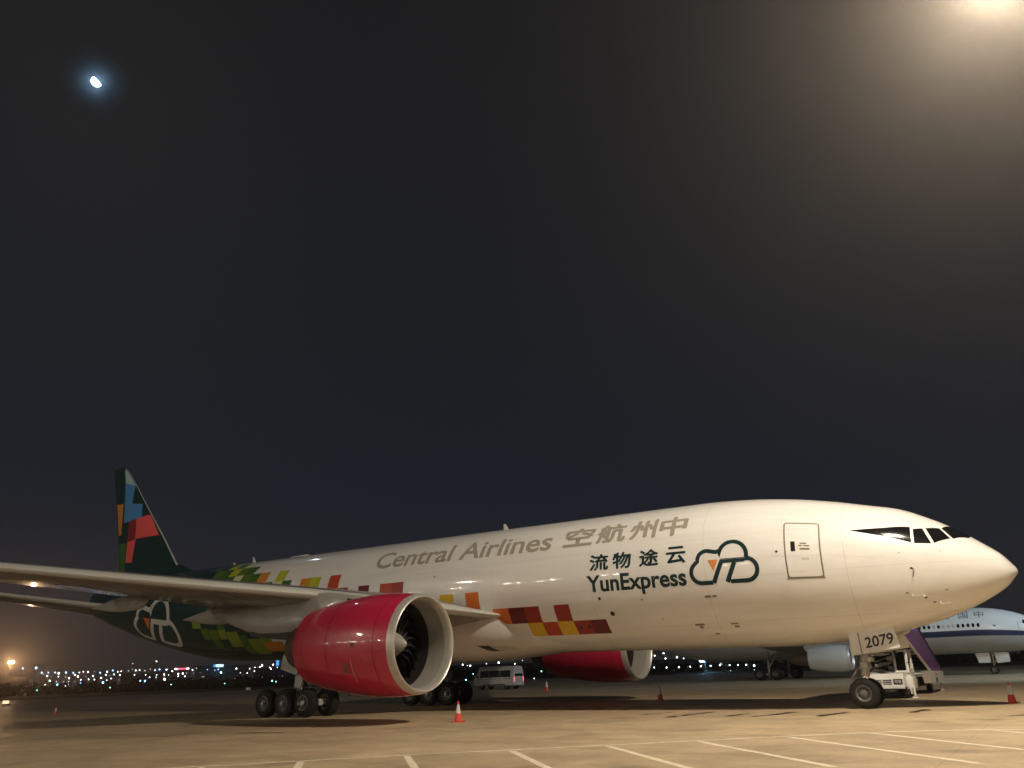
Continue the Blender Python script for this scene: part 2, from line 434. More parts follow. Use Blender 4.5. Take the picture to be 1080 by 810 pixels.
def decal(polys, name, parent, off=0.007, cell=0.22, mapper=None, smooth=True):
    """polys: list of (list of (X, Y) or (verts, faces), material); X,Y in metres on the developed skin (X = station, Y = girth*3.1)"""
    mb = MB(); mapper = mapper or (lambda X, Y: skin(-X, Y/3.1, off))
    for item in polys:
        P, m_ = item[0], item[1]; ex = item[2] if len(item) > 2 else 0.0
        bm = bmesh.new()
        if isinstance(P, tuple): V, F = P
        else: V, F = P, [tuple(range(len(P)))]
        bv = [bm.verts.new((v[0], v[1], 0)) for v in V]
        for f in F:
            try: bm.faces.new([bv[i] for i in f])
            except ValueError: pass
        bmesh.ops.recalc_face_normals(bm, faces=list(bm.faces))
        for ax in (0, 1):
            co = [v.co[ax] for v in bm.verts]; lo, hi = min(co), max(co)
            c_ = cell if ax else cell*2.5
            k = math.floor(lo/c_)+1
            while k*c_ < hi:
                pc = Vector((0, 0, 0)); pc[ax] = k*c_; no = Vector((0, 0, 0)); no[ax] = 1
                bmesh.ops.bisect_plane(bm, geom=list(bm.verts)+list(bm.edges)+list(bm.faces), plane_co=pc, plane_no=no, dist=1e-5)
                k += 1
        bm.verts.index_update()
        mb.add([mapper(v.co.x, v.co.y) if not ex else skin(-v.co.x, v.co.y/3.1, off+ex) for v in bm.verts], [[v.index for v in f.verts] for f in bm.faces], m_)
        bm.free()
    o = mb.build(name, parent)
    # face outward
    me = o.data; ax = np.array(B(-20, 0, 0))
    fl = [p.index for p in me.polygons if (p.normal.y*(p.center.y) + p.normal.z*(p.center.z-ax[2])) < 0]
    if len(fl) > len(me.polygons)/2: me.flip_normals()
    if smooth: me.shade_smooth()
    return o

def text2d(body, bold=0.0, shear=0.0):
    cu = bpy.data.curves.new('t', 'FONT'); cu.body = body; cu.offset = bold; cu.shear = shear
    cu.resolution_u = 4; cu.size = 1.0
    ob = bpy.data.objects.new('t', cu); COL.objects.link(ob)
    bpy.context.view_layer.update()
    me = bpy.data.meshes.new_from_object(ob.evaluated_get(bpy.context.evaluated_depsgraph_get()))
    V = [(v.co.x, v.co.y) for v in me.vertices]; F = [tuple(p.vertices) for p in me.polygons]
    bpy.data.objects.remove(ob); bpy.data.curves.remove(cu); bpy.data.meshes.remove(me)
    return V, F
def bold_text(body, x0, x1, y0, y1, m_, w):
    """heavy strokes: copies of the outline nudged by w, each 0.6 mm further out"""
    res = []
    for k, (dx, dy) in enumerate(((0, 0), (w, 0), (-w, 0), (0, w*.8), (0, -w*.8), (w*.7, w*.5), (-w*.7, -w*.5))):
        V, F = fit_text(body, x0+w, x1-w, y0+w, y1-w)
        res.append((([(a+dx, b+dy) for a, b in V], F), m_, .0006*k))
    return res
def fit_text(body, x0, x1, y0, y1=None, cap=None, bold=0.0, shear=0.0):
    """fit glyph outlines to x0..x1 and either y0..y1 (bbox) or baseline y0 with cap height"""
    V, F = text2d(body, bold, shear)
    xs = [v[0] for v in V]; ys = [v[1] for v in V]
    sx_ = (x1-x0)/(max(xs)-min(xs))
    if y1 is not None: sy = (y1-y0)/(max(ys)-min(ys)); oy = y0-min(ys)*sy
    else: sy = cap/0.727; oy = y0
    return [(x0+(v[0]-min(xs))*sx_, oy+v[1]*sy) for v in V], F

# ------------------------------------------------------------------ the freighter
AC = thing('freighter_aircraft', 'white twin-engined cargo jet with red engines, coloured squares and a dark green tail', 'aircraft', (-26, 0, 0))
OFF = Vector((26, 0, 0))
def put(o):
    """children are modelled in world coordinates; keep them there under the empty"""
    o.location = OFF; return o

xs = np.unique(np.concatenate([[0.004, 0.02, 0.05, 0.1], 11.5*np.linspace(0.12, 1, 46)**2, np.arange(12, 42, 1.5), np.arange(42, 62.3, 0.6), [38.65, 38.7, 43.35, 62.6, 62.9]]))
NPH = 160
ph = np.linspace(0, 2*PI, NPH, endpoint=False)
rings = []
for x in xs:
    P = fus(np.full(NPH, x), ph); rings.append([B(*p) for p in P])
f = MB()
f.loft(rings, WHITE, mats=lambda k, i: TEAL if xs[k] > 43.34 or (xs[k] > 38.68 and math.sin(ph[i]) < -.14) else WHITE)
FUS = put(f.build('fuselage', AC, smooth=60))

D2R = PI/180
def sq(x0, x1, p0, p1): return [(x0, p0*D2R*3.1), (x1, p0*D2R*3.1), (x1, p1*D2R*3.1), (x0, p1*D2R*3.1)]
pats = []
for c0, c1, r0, r1, k in (
    (-24.5, -23.65, -12, -5, 'y'), (-22.9, -22.1, -20, -5, 'o'),
    (-21.4, -20.5, -35.5, -20.8, 'o'), (-20.5, -19.6, -35.5, -20.8, 'd'), (-19.6, -18.8, -35.5, -20.8, 'r'), (-18.0, -17.2, -35.5, -20.8, 'r'),
    (-19.65, -18.85, -50, -35.5, 'y'), (-18.85, -18.05, -50, -35.5, 'v'), (-18.05, -17.2, -50, -35.5, 'y'), (-17.2, -16.35, -50, -35.5, 'r'), (-16.35, -15.55, -50, -35.5, 'd'),
    (-32.65, -31.8, 10, 24.7, 'v'), (-31.8, -31.0, -4.5, 10, 'r'), (-32.65, -31.8, 0, 10, 'y'), (-30.2, -29.4, -4.5, 10.2, 'd'), (-28.6, -27.75, -4.5, 10.2, 'v'), (-27.75, -26.95, -4.5, 10.2, 'r'),
    (-35.05, -34.25, 10, 24.7, 'a'), (-34.25, -33.4, 10, 24.7, 'l'), (-37.45, -36.6, 24.7, 39, 'l'), (-37.45, -36.7, 10, 24.7, 'c'), (-36.7, -35.9, 10, 24.7, 'm'),
    (-39.2, -38.3, 24.7, 39.3, 'a'), (-38.3, -37.6, 12, 25, 'm'), (-40.0, -39.2, 24.7, 39.3, 'm'), (-40.9, -40.0, 24.7, 39.3, 'g'), (-40.9, -40.0, 39.3, 53.5, 'm'), (-41.7, -40.9, 39.3, 53.5, 'g'),
    (-41.7, -40.9, 24.7, 39.3, 'c'), (-42.5, -41.7, 24.7, 39.3, 'm'), (-42.5, -41.7, 39.3, 53.5, 'l'), (-43.34, -42.5, 24.7, 53.5, 'm'), (-43.34, -42.5, 53.5, 67, 'l'), (-42.5, -41.7, 53.5, 67, 'm'), (-41.7, -40.9, 53.5, 62, 'c'),
    (-44.2, -43.36, 39.3, 53.5, 'g'), (-45.0, -44.2, 53.5, 67, 'm'), (-44.2, -43.36, 67, 80, 'g'),
    (-43.34, -42.45, -36, -24, 'g'),
    (-42.4, -41.7, -24, 10, 'm'), (-41.65, -40.6, -47, -27, 'A'), (-39.9, -38.7, -62, -37, 'A'), (-38.68, -37.0, -57, -42, 'a'), (-38.68, -37.8, -42, -27, 'A'), (-37.8, -37.0, -72, -57, 'm'), (-38.68, -37.8, -86, -57, 't'),
    (-40.6, -39.9, -47, -32, 'm'), (-42.4, -41.7, -36, -24, 'A'), (-40.6, -39.9, -62, -47, 'g'), (-43.3, -42.45, -50, -36, 'm'), (-44.1, -43.4, -36, -22, 'g'), (-39.9, -38.95, -80, -66, 'm'), (-45.0, -44.1, -22, -8, 'A'), (-43.36, -42.45, -8, 10, 'm'), (-43.36, -42.45, 10, 24.7, 't'), (-41.65, -40.7, -8, 10, 't'), (-42.4, -41.7, 10, 24.7, 'g'), (-39.9, -39.0, -30, -8, 't'), (-38.68, -37.8, -27, -14, 't')):
    pats.append((sq(c0, c1, r0, r1), LIV[k]))
LP = put(decal(pats, 'livery_pattern', FUS)); LP.location = (0, 0, 0)

def child_of_fus(o): o.location = (0, 0, 0); return o
r31 = 3.1*D2R
child_of_fus(decal([(fit_text('Central Airlines', -29.4, -18.15, 27.2*r31, cap=1.13, bold=0.018), LETG)], 'airline_lettering', FUS))
glyphs = []
for ch, a, b in (('空', -17.5, -15.95), ('航', -15.76, -14.32), ('州', -14.14, -12.84), ('中', -12.7, -11.42)):
    glyphs += bold_text(ch, a, b, 27.2*r31, 49*r31, LETG, .042)
child_of_fus(decal(glyphs, 'airline_lettering', FUS))
glyphs = []
for ch, a, b in (('流', -15.95, -15.0), ('物', -14.8, -13.9), ('途', -13.52, -12.62), ('云', -12.28, -11.4)):
    glyphs += bold_text(ch, a, b, 4.0*r31, 17.8*r31, LETD, .026)
child_of_fus(decal(glyphs, 'logo_lettering', FUS))
child_of_fus(decal([(fit_text('YunExpress', -16.12, -11.45, -12.1*r31, cap=0.70, bold=0.026), LETD)], 'logo_lettering', FUS))

def arc(cx, cy, r, a0, a1, n=12):
    return [(cx+r*math.cos((a0+(a1-a0)*i/n)*D2R), cy+r*math.sin((a0+(a1-a0)*i/n)*D2R)) for i in range(n+1)]
def emblem(x0, y0, k, line, tri):
    """cloud outline, slanted double stroke and triangle; local metres scaled by k about (x0, y0)"""
    cloud = [(-.42, -.64)]+arc(-.86, -.22, .42, -92, -232, 14)+[(-1.07, .16)]+arc(-.58, .24, .40, -178, -276, 8)+[(-.20, .56), (-.06, .60)]+arc(.49, .41, .55, -194, -382, 18)+arc(.97, -.20, .44, 72, -90, 14)+[(.30, -.64)]
    tf = lambda L: [(x0+k*p[0], y0+k*p[1]) for p in L]
    ps = [(ribbon(tf(cloud), (.165)*k), line),
          (ribbon(tf([(-.385, -.66), (.03, .18), (.93, .18)]), .18*k), line),
          (ribbon(tf([(.17, -.66), (.545, .10)]), .18*k), line),
          (tf([(-.55, .255), (-.12, .255), (-.335, -.20)]), tri)]
    out_ = []
    for P, m_ in ps:
        out_.append(((([(p[0], p[1]) for p in P[0]], P[1]) if isinstance(P, tuple) else P), m_))
    return out_
child_of_fus(decal(emblem(-9.93, 0.0, 1.0, LETD, ORANGE), 'cloud_emblem', FUS))
child_of_fus(decal(emblem(-50.1, -1.35, 2.2, PALE, LIV['o']), 'cloud_emblem', FUS, cell=0.3))
# row of small pale marks low on the aft body
child_of_fus(decal([(sq(-45.8+i*.22, -45.8+i*.22+.15, -63.0+i*.2, -60.8+i*.2), SEAM) for i in range(18)], 'small_marking', FUS))

# cockpit glazing
def quadpoly(pts): return [(x, p*r31) for x, p in pts]
def mir(pts): return [(x, (180-p)*r31) for x, p in pts]
WIN = {'w3': [(-2.97, 38.3), (-2.67, 43), (-2.44, 24), (-2.97, 20.8)], 'w2': [(-2.57, 45), (-2.15, 53.5), (-1.83, 39.5), (-2.34, 25.5)], 'w1': [(-2.08, 55.5), (-1.74, 86), (-1.24, 80), (-1.27, 62), (-1.74, 41)]}
MASKP = [(-5.06, 28.2), (-3.91, 34), (-3.06, 40.3), (-3.06, 21.2), (-3.9, 24.6)]
for flip in (False, True):
    for k in ('w3', 'w2', 'w1'):
        P = mir(WIN[k]) if flip else quadpoly(WIN[k])
        child_of_fus(decal([(P, GLASS)], 'cockpit_window', FUS, cell=0.08, off=0.008))
    child_of_fus(decal([(mir(MASKP) if flip else quadpoly(MASKP), GLASS)], 'window_mask', FUS, cell=0.08, off=0.007))
# main deck door: outline groove, small window, handle, placards
def door_outline(x0, x1, p0, p1, w, flip=False):
    r = 0.11
    y0, y1 = p0*r31, p1*r31
    pts = arc(x1-r, y1-r, r, 0, 90, 4)+arc(x0+r, y1-r, r, 90, 180, 4)+arc(x0+r, y0+r, r, 180, 270, 4)+arc(x1-r, y0+r, r, 270, 360, 4)
    if flip: pts = [(a, PI*3.1-b) for a, b in pts]
    V, F = ribbon(pts, w, closed=True); return [(p[0], p[1]) for p in V], F
dr = child_of_fus(decal([(door_outline(-7.4, -6.13, -11.5, 33, .055), SEAM)], 'cabin_door', FUS, cell=.1))
decal([(sq(-7.18, -7.02, 8, 16), BLACK)], 'door_window', dr, cell=.1)
for nm_, P_, m_ in (('door_handle', sq(-6.86, -6.5, 9.2, 10.6), SEAM), ('door_placard', sq(-6.84, -6.6, 14, 15), SEAM), ('door_placard', sq(-6.82, -6.55, 1.2, 3.0), PALE), ('door_placard', sq(-6.9, -6.76, 12, 13), SEAM), ('door_placard', sq(-6.72, -6.5, 12, 13), SEAM)): decal([(P_, m_)], nm_, dr, cell=.1)
decal([(sq(-7.44, -6.09, -12.4, -11.2), SEAM)], 'door_sill', dr, cell=.1, off=.012)
dl = child_of_fus(decal([(door_outline(-7.4, -6.13, -11.5, 33, .055, True), SEAM)], 'cabin_door', FUS, cell=.1))
# static ports, drains, placards
def disc(x, p, r): return [(x+r*math.cos(2*PI*i/12), p*r31+r*math.sin(2*PI*i/12)) for i in range(12)]
dots = [(disc(x, p, r), BLACK) for x, p, r in ((-7.72, 8, .05), (-15.59, -18, .07), (-15.14, -31, .11), (-2.96, -36.5, .055), (-2.73, -44, .05), (-16.95, -42.5, .09), (-16.5, -42, .09), (-3.2, -5, .055))]
dots += [(sq(-10.82, -10.55, -22.6, -21), SEAM), (sq(-10.5, -10.32, -22.6, -21), SEAM), (sq(-11.6, -11.2, -46, -44), SEAM), (sq(-11.45, -11.3, -49, -46.5), SEAM), (sq(-10.1, -9.8, -46, -44.6), SEAM), (sq(-10.0, -9.8, -49, -47.2), SEAM), (sq(-10.95, -10.75, -56.5, -54.8), SEAM),
         (disc(-3.51, 9, .03), SEAM), (disc(-2.2, 16.5, .03), SEAM), (disc(-2.25, -31, .05), SEAM), (disc(-3.51, -29, .05), SEAM), (disc(-13.6, -21, .04), SEAM), (disc(-12.9, -38, .03), SEAM), (disc(-24.9, 12, .05), SEAM),
         (sq(-8.6, -4.6, 43.6, 43.8), PALE), (sq(-11.2, -3.4, 4.3, 4.45), PALE)]
for d_ in dots: child_of_fus(decal([d_], 'skin_port' if d_[1] is BLACK else 'skin_placard', FUS, cell=.1))
# probes
for x, p in ((-3.35, -31), (-2.55, -44.5), (-3.0, -33)):
    q = MB(); a = Vector(skin(-x, p*D2R, 0)); b = Vector(skin(-x, p*D2R, .14)); q.tube(a, b, .025, METAL, .015); q.tube(b-Vector((.06, 0, 0)), b+Vector((.32, 0, 0)), .018, METAL, .008)
    child_of_fus(q.build('pitot_probe', FUS, smooth=40))
q = MB(); a = Vector(skin(3.14, -5*D2R, 0)); b = Vector(skin(3.16, -9*D2R, .09)); q.tube(a, b, .02, SEAM); q.tube(b, Vector(skin(3.2, -13*D2R, .06)), .016, SEAM)
child_of_fus(q.build('angle_of_attack_vane', FUS, smooth=40))
def blade(x, h, c, tilt=.35, phi=90):
    q = MB(); rings_ = []
    for t in (0, .5, 1):
        cc = c*(1-.6*t); xc = x-.0-tilt*h*t
        rings_.append([B(xc+cc*a, .03*b*(1-.6*t), fus(-x, phi*D2R)[2]-.03+h*t) for a, b in ((.5, 0), (.2, 1), (-.2, 1), (-.5, 0), (-.2, -1), (.2, -1))])
    q.loft(rings_, PALE); child_of_fus(q.build('blade_antenna', FUS, smooth=50))
blade(-22.5, .38, .38); blade(-43.1, .45, .36); blade(-45.2, .26, .3); blade(-12.0, .08, .3)
q = MB(); q.box(B(-38.5, 0, 3.12), (1.5, .5, .12), PALE, bev=.05); child_of_fus(q.build('antenna_fairing', FUS, smooth=40))
# radome diverter strips
for p in (-6, 186):
    P = [(-.28-.0*i, 0) for i in range(2)]
    V = []; n = 10
    pts = [(-.12-1.25*i/n, (p if p < 90 else p)*r31) for i in range(n+1)]
    child_of_fus(decal([(ribbon(pts, .022), PALE)], 'lightning_strip', FUS, cell=.1, off=.01)) if p < 90 else None

# belly fairing
def fairing():
    mb = MB(); rings_ = []
    xs_ = np.linspace(16.6, 38.4, 52)
    for x in xs_:
        t = (x-16.6)/21.8
        fI = min(1, t/.36); fO = min(1, (1-t)/.36)
        f_ = (fI*fI*(3-2*fI))*(fO*fO*(3-2*fO))
        hw = 1.5+1.88*f_; bot = -2.97-.50*f_; top = -2.2+1.35*f_
        ring = []
        for k in range(41):
            a = PI*k/40
            cx, sz = math.cos(a), math.sin(a)
            e_ = 2.6
            yy = -hw*math.copysign(abs(cx)**(2/e_), cx); zz = top-(top-bot)*abs(sz)**(2/e_)
            ring.append(B(-x, yy, zz))
        rings_.append(ring)
    mb.loft(rings_, WHITE, closed=False, cap=False)
    return put(mb.build('belly_fairing', AC, smooth=60))
FAIR = fairing()
def fair_pt(x, a, off=0.0):
    t = (x-16.6)/21.8; fI = min(1, t/.36); fO = min(1, (1-t)/.36); f_ = (fI*fI*(3-2*fI))*(fO*fO*(3-2*fO))
    hw = 1.5+1.88*f_+off; bot = -2.97-.50*f_-off; top = -2.2+1.35*f_; cx, sz = math.cos(a), math.sin(a)
    return B(-x, -hw*math.copysign(abs(cx)**(2/2.6), cx), top-(top-bot)*abs(sz)**(2/2.6))
for nm_, P_, m_ in (('air_scoop', [(-22.6, .70), (-22.1, .88), (-21.6, .92), (-22.0, .70)], BLACK), ('scoop_ramp', [(-22.0, .705), (-21.6, .92), (-20.5, .88), (-20.8, .76)], PALE)):
    decal([([(a, b*2.5) for a, b in P_], m_)], nm_, FAIR, mapper=lambda X, Y: fair_pt(-X, Y/2.5, .012), cell=.1)

# wings
def airfoil(n=18, tc=.12, camber=.015, blunt=1.0):
    t = [(1-math.cos(PI*i/n))/2 for i in range(n+1)]
    th = lambda x: tc/.2*(.2969*math.sqrt(x)-.126*x-.3516*x*x+.2843*x**3-.1036*x**4)*(blunt+(1-blunt)*min(1, x/.22))
    cm = lambda x: camber*4*x*(1-x)
    up = [(x, cm(x)+th(x)) for x in t]; lo = [(x, cm(x)-th(x)) for x in t]
    return up[::-1]+lo[1:]           # TE upper -> LE -> TE lower
WS = [  # y, xLE, zLE, chord, t/c, twist (deg, + = TE down), LE bluntness
    (2.0, -20.3, -1.45, 14.3, .085, 1.2, .25), (3.1, -21.24, -1.36, 13.3, .11, 1.0, .30), (4.2, -21.98, -1.22, 12.55, .125, .7, .42), (6.5, -23.53, -.92, 11.15, .115, .2, .65),
    (10.2, -26.03, -.53, 8.9, .105, -.5, .85), (14, -28.6, -.21, 7.75, .10, -1.0, .9), (20, -32.65, .34, 5.95, .10, -1.6, 1), (26, -36.7, 1.02, 4.1, .10, -2.2, 1), (29.6, -39.1, 1.5, 2.95, .10, -2.4, 1), (31.2, -41.3, 1.8, 1.75, .09, -2.4, 1), (32.3, -43.1, 2.1, .65, .09, -2.4, 1)]
def wing(sgn):
    mb = MB(); rings_ = []
    for y, xl, zl, c, tc, tw, bl in WS:
        a = tw*D2R
        rings_.append([B(xl-c*(x*math.cos(a)+0*z), sgn*y, zl+c*(z-x*math.sin(a))) for x, z in airfoil(18, tc, .015, bl)])
    n = len(rings_[0])
    mb.loft(rings_, WINGG, closed=True, mats=lambda k, i: PALE if 15 <= i <= 19 else WINGG)
    w = put(mb.build('wing', AC, smooth=40))
    # flap track fairings
    for y, L, r, zz in ((9.0, 5.2, .42, -1.0), (13.3, 4.6, .36, -.56), (19.4, 3.6, .26, .10), (24.0, 3.0, .22, .62)):
        q = MB(); xl = np.interp(y, [a[0] for a in WS], [a[1] for a in WS]); c = np.interp(y, [a[0] for a in WS], [a[3] for a in WS])
        xte = xl-c; rr_ = []
        for i in range(13):
            t = i/12; x = xte+L*.62-L*t; rad = r*max(.02, (1-abs(2*t-.85)**2.2/1.6))**.8 if t > 0 else r*.25
            rad = max(rad*(1-t**3*.8), .02)
            rr_.append([B(x, sgn*y+rad*.62*math.cos(a), zz-.1*t+rad*1.05*math.sin(a)) for a in [2*PI*j/14 for j in range(14)]])
        q.loft(rr_, PYLG); q.build('flap_track_fairing', w, smooth=60)
    # flap and aileron gaps on the lower/upper skin
    return w
WR, WL = wing(-1), wing(1)

def tail_plane(sgn):
    mb = MB(); rings_ = []
    for y, c, tc in ((.6, 6.3, .10), (2.2, 5.6, .10), (6, 3.95, .10), (10.2, 2.2, .10), (10.75, 1.5, .09)):
        xl = -57.6-(y-2.2)*.79; zl = 7.36+.165*(y-2.2)
        if y > 10.5: xl -= .45
        rings_.append([(xl-c*x, sgn*y, zl-c*z) for x, z in airfoil(14, tc, .0)])
    mb.loft(rings_, WINGG, mats=lambda k, i: PALE if 11 <= i <= 15 else WINGG)
    return put(mb.build('horizontal_stabilizer', AC, smooth=40))
tail_plane(-1); tail_plane(1)

# fin (world x, z sections)
FZ = [(8.4, -50.0, -58.9), (9.3, -51.2, -59.15), (12.0, -53.75, -60.0), (15.0, -56.75, -60.95), (18.3, -60.0, -62.2), (18.62, -60.5, -62.3), (18.72, -61.1, -62.2)]
fzs = [a[0] for a in FZ]
def fin_sec(z): return np.interp(z, fzs, [a[1] for a in FZ]), np.interp(z, fzs, [a[2] for a in FZ])
def naca_t(x, tc): return tc/.2*(.2969*math.sqrt(max(x, 0))-.126*x-.3516*x*x+.2843*x**3-.1036*x**4)
mb = MB(); rings_ = []
for z in (8.4, 9.3, 10.5, 12.0, 13.5, 15.0, 16.6, 18.3, 18.62, 18.72):
    a, b = fin_sec(z); c = a-b
    rings_.append([(a-c*x, y*c, z) for x, y in airfoil(18, .095, 0)])
mb.loft(rings_, TEAL, mats=lambda k, i: PALE if 17 <= i <= 18 else TEAL)
FIN = put(mb.build('vertical_fin', AC, smooth=40))
q = MB(); rr_ = []
for i in range(9):
    t = i/8; x = -46.8-4.8*t; h = 9.0+.95*t**2.2; w_ = .05+.22*t
    rr_.append([(x, -w_, 8.55), (x, -w_*.7, h-.15), (x, 0, h), (x, w_*.7, h-.15), (x, w_, 8.55)])
q.loft(rr_, TEAL, closed=False, cap=False); q.build('dorsal_fillet', FIN, smooth=50)
def fin_decal(blocks, name, sgn):
    def mp(X, Y):
        a, b = fin_sec(Y); c = a-b; t = min(max((a-X)/c, 0.02), .985)
        return (a-c*t, sgn*(naca_t(t, .095)*c+.008), Y)
    return decal([(P, m_) for P, m_ in blocks], name, FIN, cell=.12, mapper=mp, smooth=True)
FB = [([(-60.5, 18.55), (-60.15, 18.35), (-58.62, 16.85), (-60.02, 17.25)], LIV['s']), ([(-60.02, 17.25), (-58.6, 16.82), (-58.55, 15.3), (-59.75, 15.5)], LIV['b']),
      ([(-59.75, 15.5), (-57.15, 15.15), (-56.9, 14.05), (-59.5, 13.9)], LIV['b']), ([(-58.7, 13.95), (-57.6, 14.0), (-57.4, 12.45), (-58.6, 12.3)], LIV['e']),
      ([(-57.6, 14.0), (-55.95, 14.15), (-54.35, 12.35), (-57.4, 12.4)], LIV['k']), ([(-58.6, 12.3), (-57.3, 12.38), (-57.5, 10.6), (-58.5, 10.7)], LIV['k']),
      ([(-61.05, 15.6), (-59.95, 15.55), (-59.75, 13.0), (-60.2, 13.0)], LIV['a']), ([(-60.0, 12.3), (-58.75, 12.25), (-58.55, 10.2), (-59.4, 10.3)], LIV['m']), ([(-59.5, 10.25), (-58.5, 10.15), (-58.5, 9.2), (-59.1, 9.2)], LIV['g'])]
for s_ in (-1, 1): fin_decal(FB, 'fin_pattern', s_)

# engines
EX, EZ, EY = -19.88, 2.915, 9.61
def engine(sgn):
    c = (EX, sgn*EY, EZ); ax = (-1, 0, .02)
    e_ = thing('engine', None, None); e_.parent = AC; e_.location = OFF
    q = MB(); q.lathe([(.32, 1.89), (.9, 1.95), (1.5, 1.985), (2.2, 1.99), (2.9, 1.955), (3.7, 1.89), (4.6, 1.785), (5.3, 1.67), (5.85, 1.57), (5.86, 1.53), (5.0, 1.50), (3.0, 1.5)], c, ax, RED, n=72)
    nac = q.build('fan_cowl', e_, smooth=40)
    q = MB(); q.lathe([(.32, 1.89), (.25, 1.88), (.16, 1.86), (.07, 1.835), (.02, 1.805), (0, 1.775), (.02, 1.745), (.08, 1.71), (.2, 1.675), (.36, 1.65)], c, ax, METAL, n=72)
    q.build('inlet_lip', e_, smooth=60)
    q = MB(); q.lathe([(.36, 1.65), (.6, 1.635), (1.0, 1.64), (1.2, 1.645)], c, ax, DUCT, n=72); q.lathe([(1.2, 1.645), (1.52, 1.65), (2.4, 1.66)], c, ax, DARKM, n=72)  # aft band of the duct is darker than the front
    q.build('inlet_duct', e_, smooth=60)
    # spinner
    q = MB(); q.lathe([(.98, .0), (.99, .05), (1.07, .13), (1.2, .23), (1.4, .36), (1.62, .46), (1.75, .49)], c, ax, DUCT, n=40)
    q.build('spinner', e_, smooth=60)
    # fan: 22 wide swept blades + back plate
    q = MB(); nb = 22; cy, cz = c[1], c[2]
    for b in range(nb):
        th0 = 2*PI*b/nb
        fr, bk = [], []
        for i in range(9):
            t = i/8; r = .46+1.17*t
            sw = .16*math.sin(t*PI)-.20*t*t*t
            pitch = (28+34*t)*D2R; ch = .36+.22*t
            for side, lst in ((-1, fr), (1, bk)):
                dx = side*ch/2*math.cos(pitch); dth = side*ch/2*math.sin(pitch)/max(r, .5)
                lst.append((c[0]-1.78-dx*.9+0*t, r, th0+dth+sw))
        pt = lambda P: (P[0], cy+P[1]*math.cos(P[2]), cz+P[1]*math.sin(P[2]))
        V = [pt(p) for p in fr]+[pt((p[0]*.88+k[0]*.12, p[1], p[2]*.88+k[2]*.12)) for p, k in zip(fr, bk)]+[pt(p) for p in bk]
        n = 9
        q.add(V[:2*n], [(i, i+1, n+i+1, n+i) for i in range(n-1)], EDGEM)
        q.add(V[n:], [(i, i+1, n+i+1, n+i) for i in range(n-1)], FANM)
    q.build('fan', e_, smooth=50, normals=False)
    q = MB(); q.lathe([(2.2, 1.66), (2.21, .4)], c, ax, BLACK, n=48); q.build('stator_disc', e_)
    # core
    q = MB(); q.lathe([(4.2, 1.28), (5.6, 1.24), (6.3, 1.12), (6.8, .98), (7.2, .86), (7.21, .80), (6.5, .78)], c, ax, HOT, n=48); q.build('core_nozzle', e_, smooth=50)
    q = MB(); q.lathe([(6.2, .62), (6.8, .55), (7.4, .38), (7.9, .16), (8.05, .0)], c, ax, HOT, n=32); q.build('exhaust_plug', e_, smooth=50)
    # placard and latch seam on the cowl, chine
    q = MB()
    cp = lambda a, h, r=2.0: (EX-a, cy+sgn*r*math.cos(h), cz+r*math.sin(h))
    for k in range(14):
        h = -.26-.035*k; q.add([cp(2.1, h), cp(2.125, h), cp(2.125, h-.035), cp(2.1, h-.035)], [(0, 1, 2, 3)], PALE)
    for k, (a, b) in enumerate(((2.35, 2.62), (2.3, 2.7), (2.32, 2.66), (2.28, 2.72), (2.4, 2.7))):
        h = -.33-k*.045; q.add([cp(a, h), cp(b, h), cp(b, h-.022), cp(a, h-.022)], [(0, 1, 2, 3)], SEAM)
    q.build('cowl_marking', e_)
    SD = mat('cowl_seam_dark', (.10, .006, .012), .5)
    for a0, r0 in ((.95, 1.955), (3.55, 1.905), (5.15, 1.70)):
        q = MB(); q.lathe([(a0, r0+.006), (a0+.022, r0+.005)], c, ax, SD, n=72); q.build('cowl_seam', nac, smooth=60)
    for k in range(5):
        q = MB(); a = 1.2+.55*k; r_ = float(np.interp(a, [.9, 1.5, 2.2, 2.9, 3.7], [1.95, 1.985, 1.99, 1.955, 1.89]))+.004
        q.add([cp(a, -1.25, r_), cp(a+.16, -1.25, r_), cp(a+.16, -1.30, r_), cp(a, -1.30, r_)], [(0, 1, 2, 3)], SD); q.build('cowl_latch', nac)
    q = MB(); q.add([cp(1.9, .05, 1.995), cp(2.1, .05, 1.995), cp(2.1, -.04, 1.995), cp(1.9, -.04, 1.995)], [(0, 1, 2, 3)], SD); q.build('cowl_vent', nac)
    q = MB(); h = 42*D2R
    p = lambda a, r: (EX-a, cy-sgn*r*math.cos(h), cz+r*math.sin(h))
    q.hexa([p(1.2, 1.9), p(2.6, 1.95), (p(2.6, 1.95)[0], p(2.6, 1.95)[1]+.03, p(2.6, 1.95)[2]), (p(1.2, 1.9)[0], p(1.2, 1.9)[1]+.03, p(1.2, 1.9)[2]), p(1.9, 2.3), p(2.6, 2.35), (p(2.6, 2.35)[0], p(2.6, 2.35)[1]+.03, p(2.6, 2.35)[2]), (p(1.9, 2.3)[0], p(1.9, 2.3)[1]+.03, p(1.9, 2.3)[2])], RED)
    q.build('nacelle_chine', e_)
    # pylon
    prof = []   # x, z top, z bottom, halfwidth
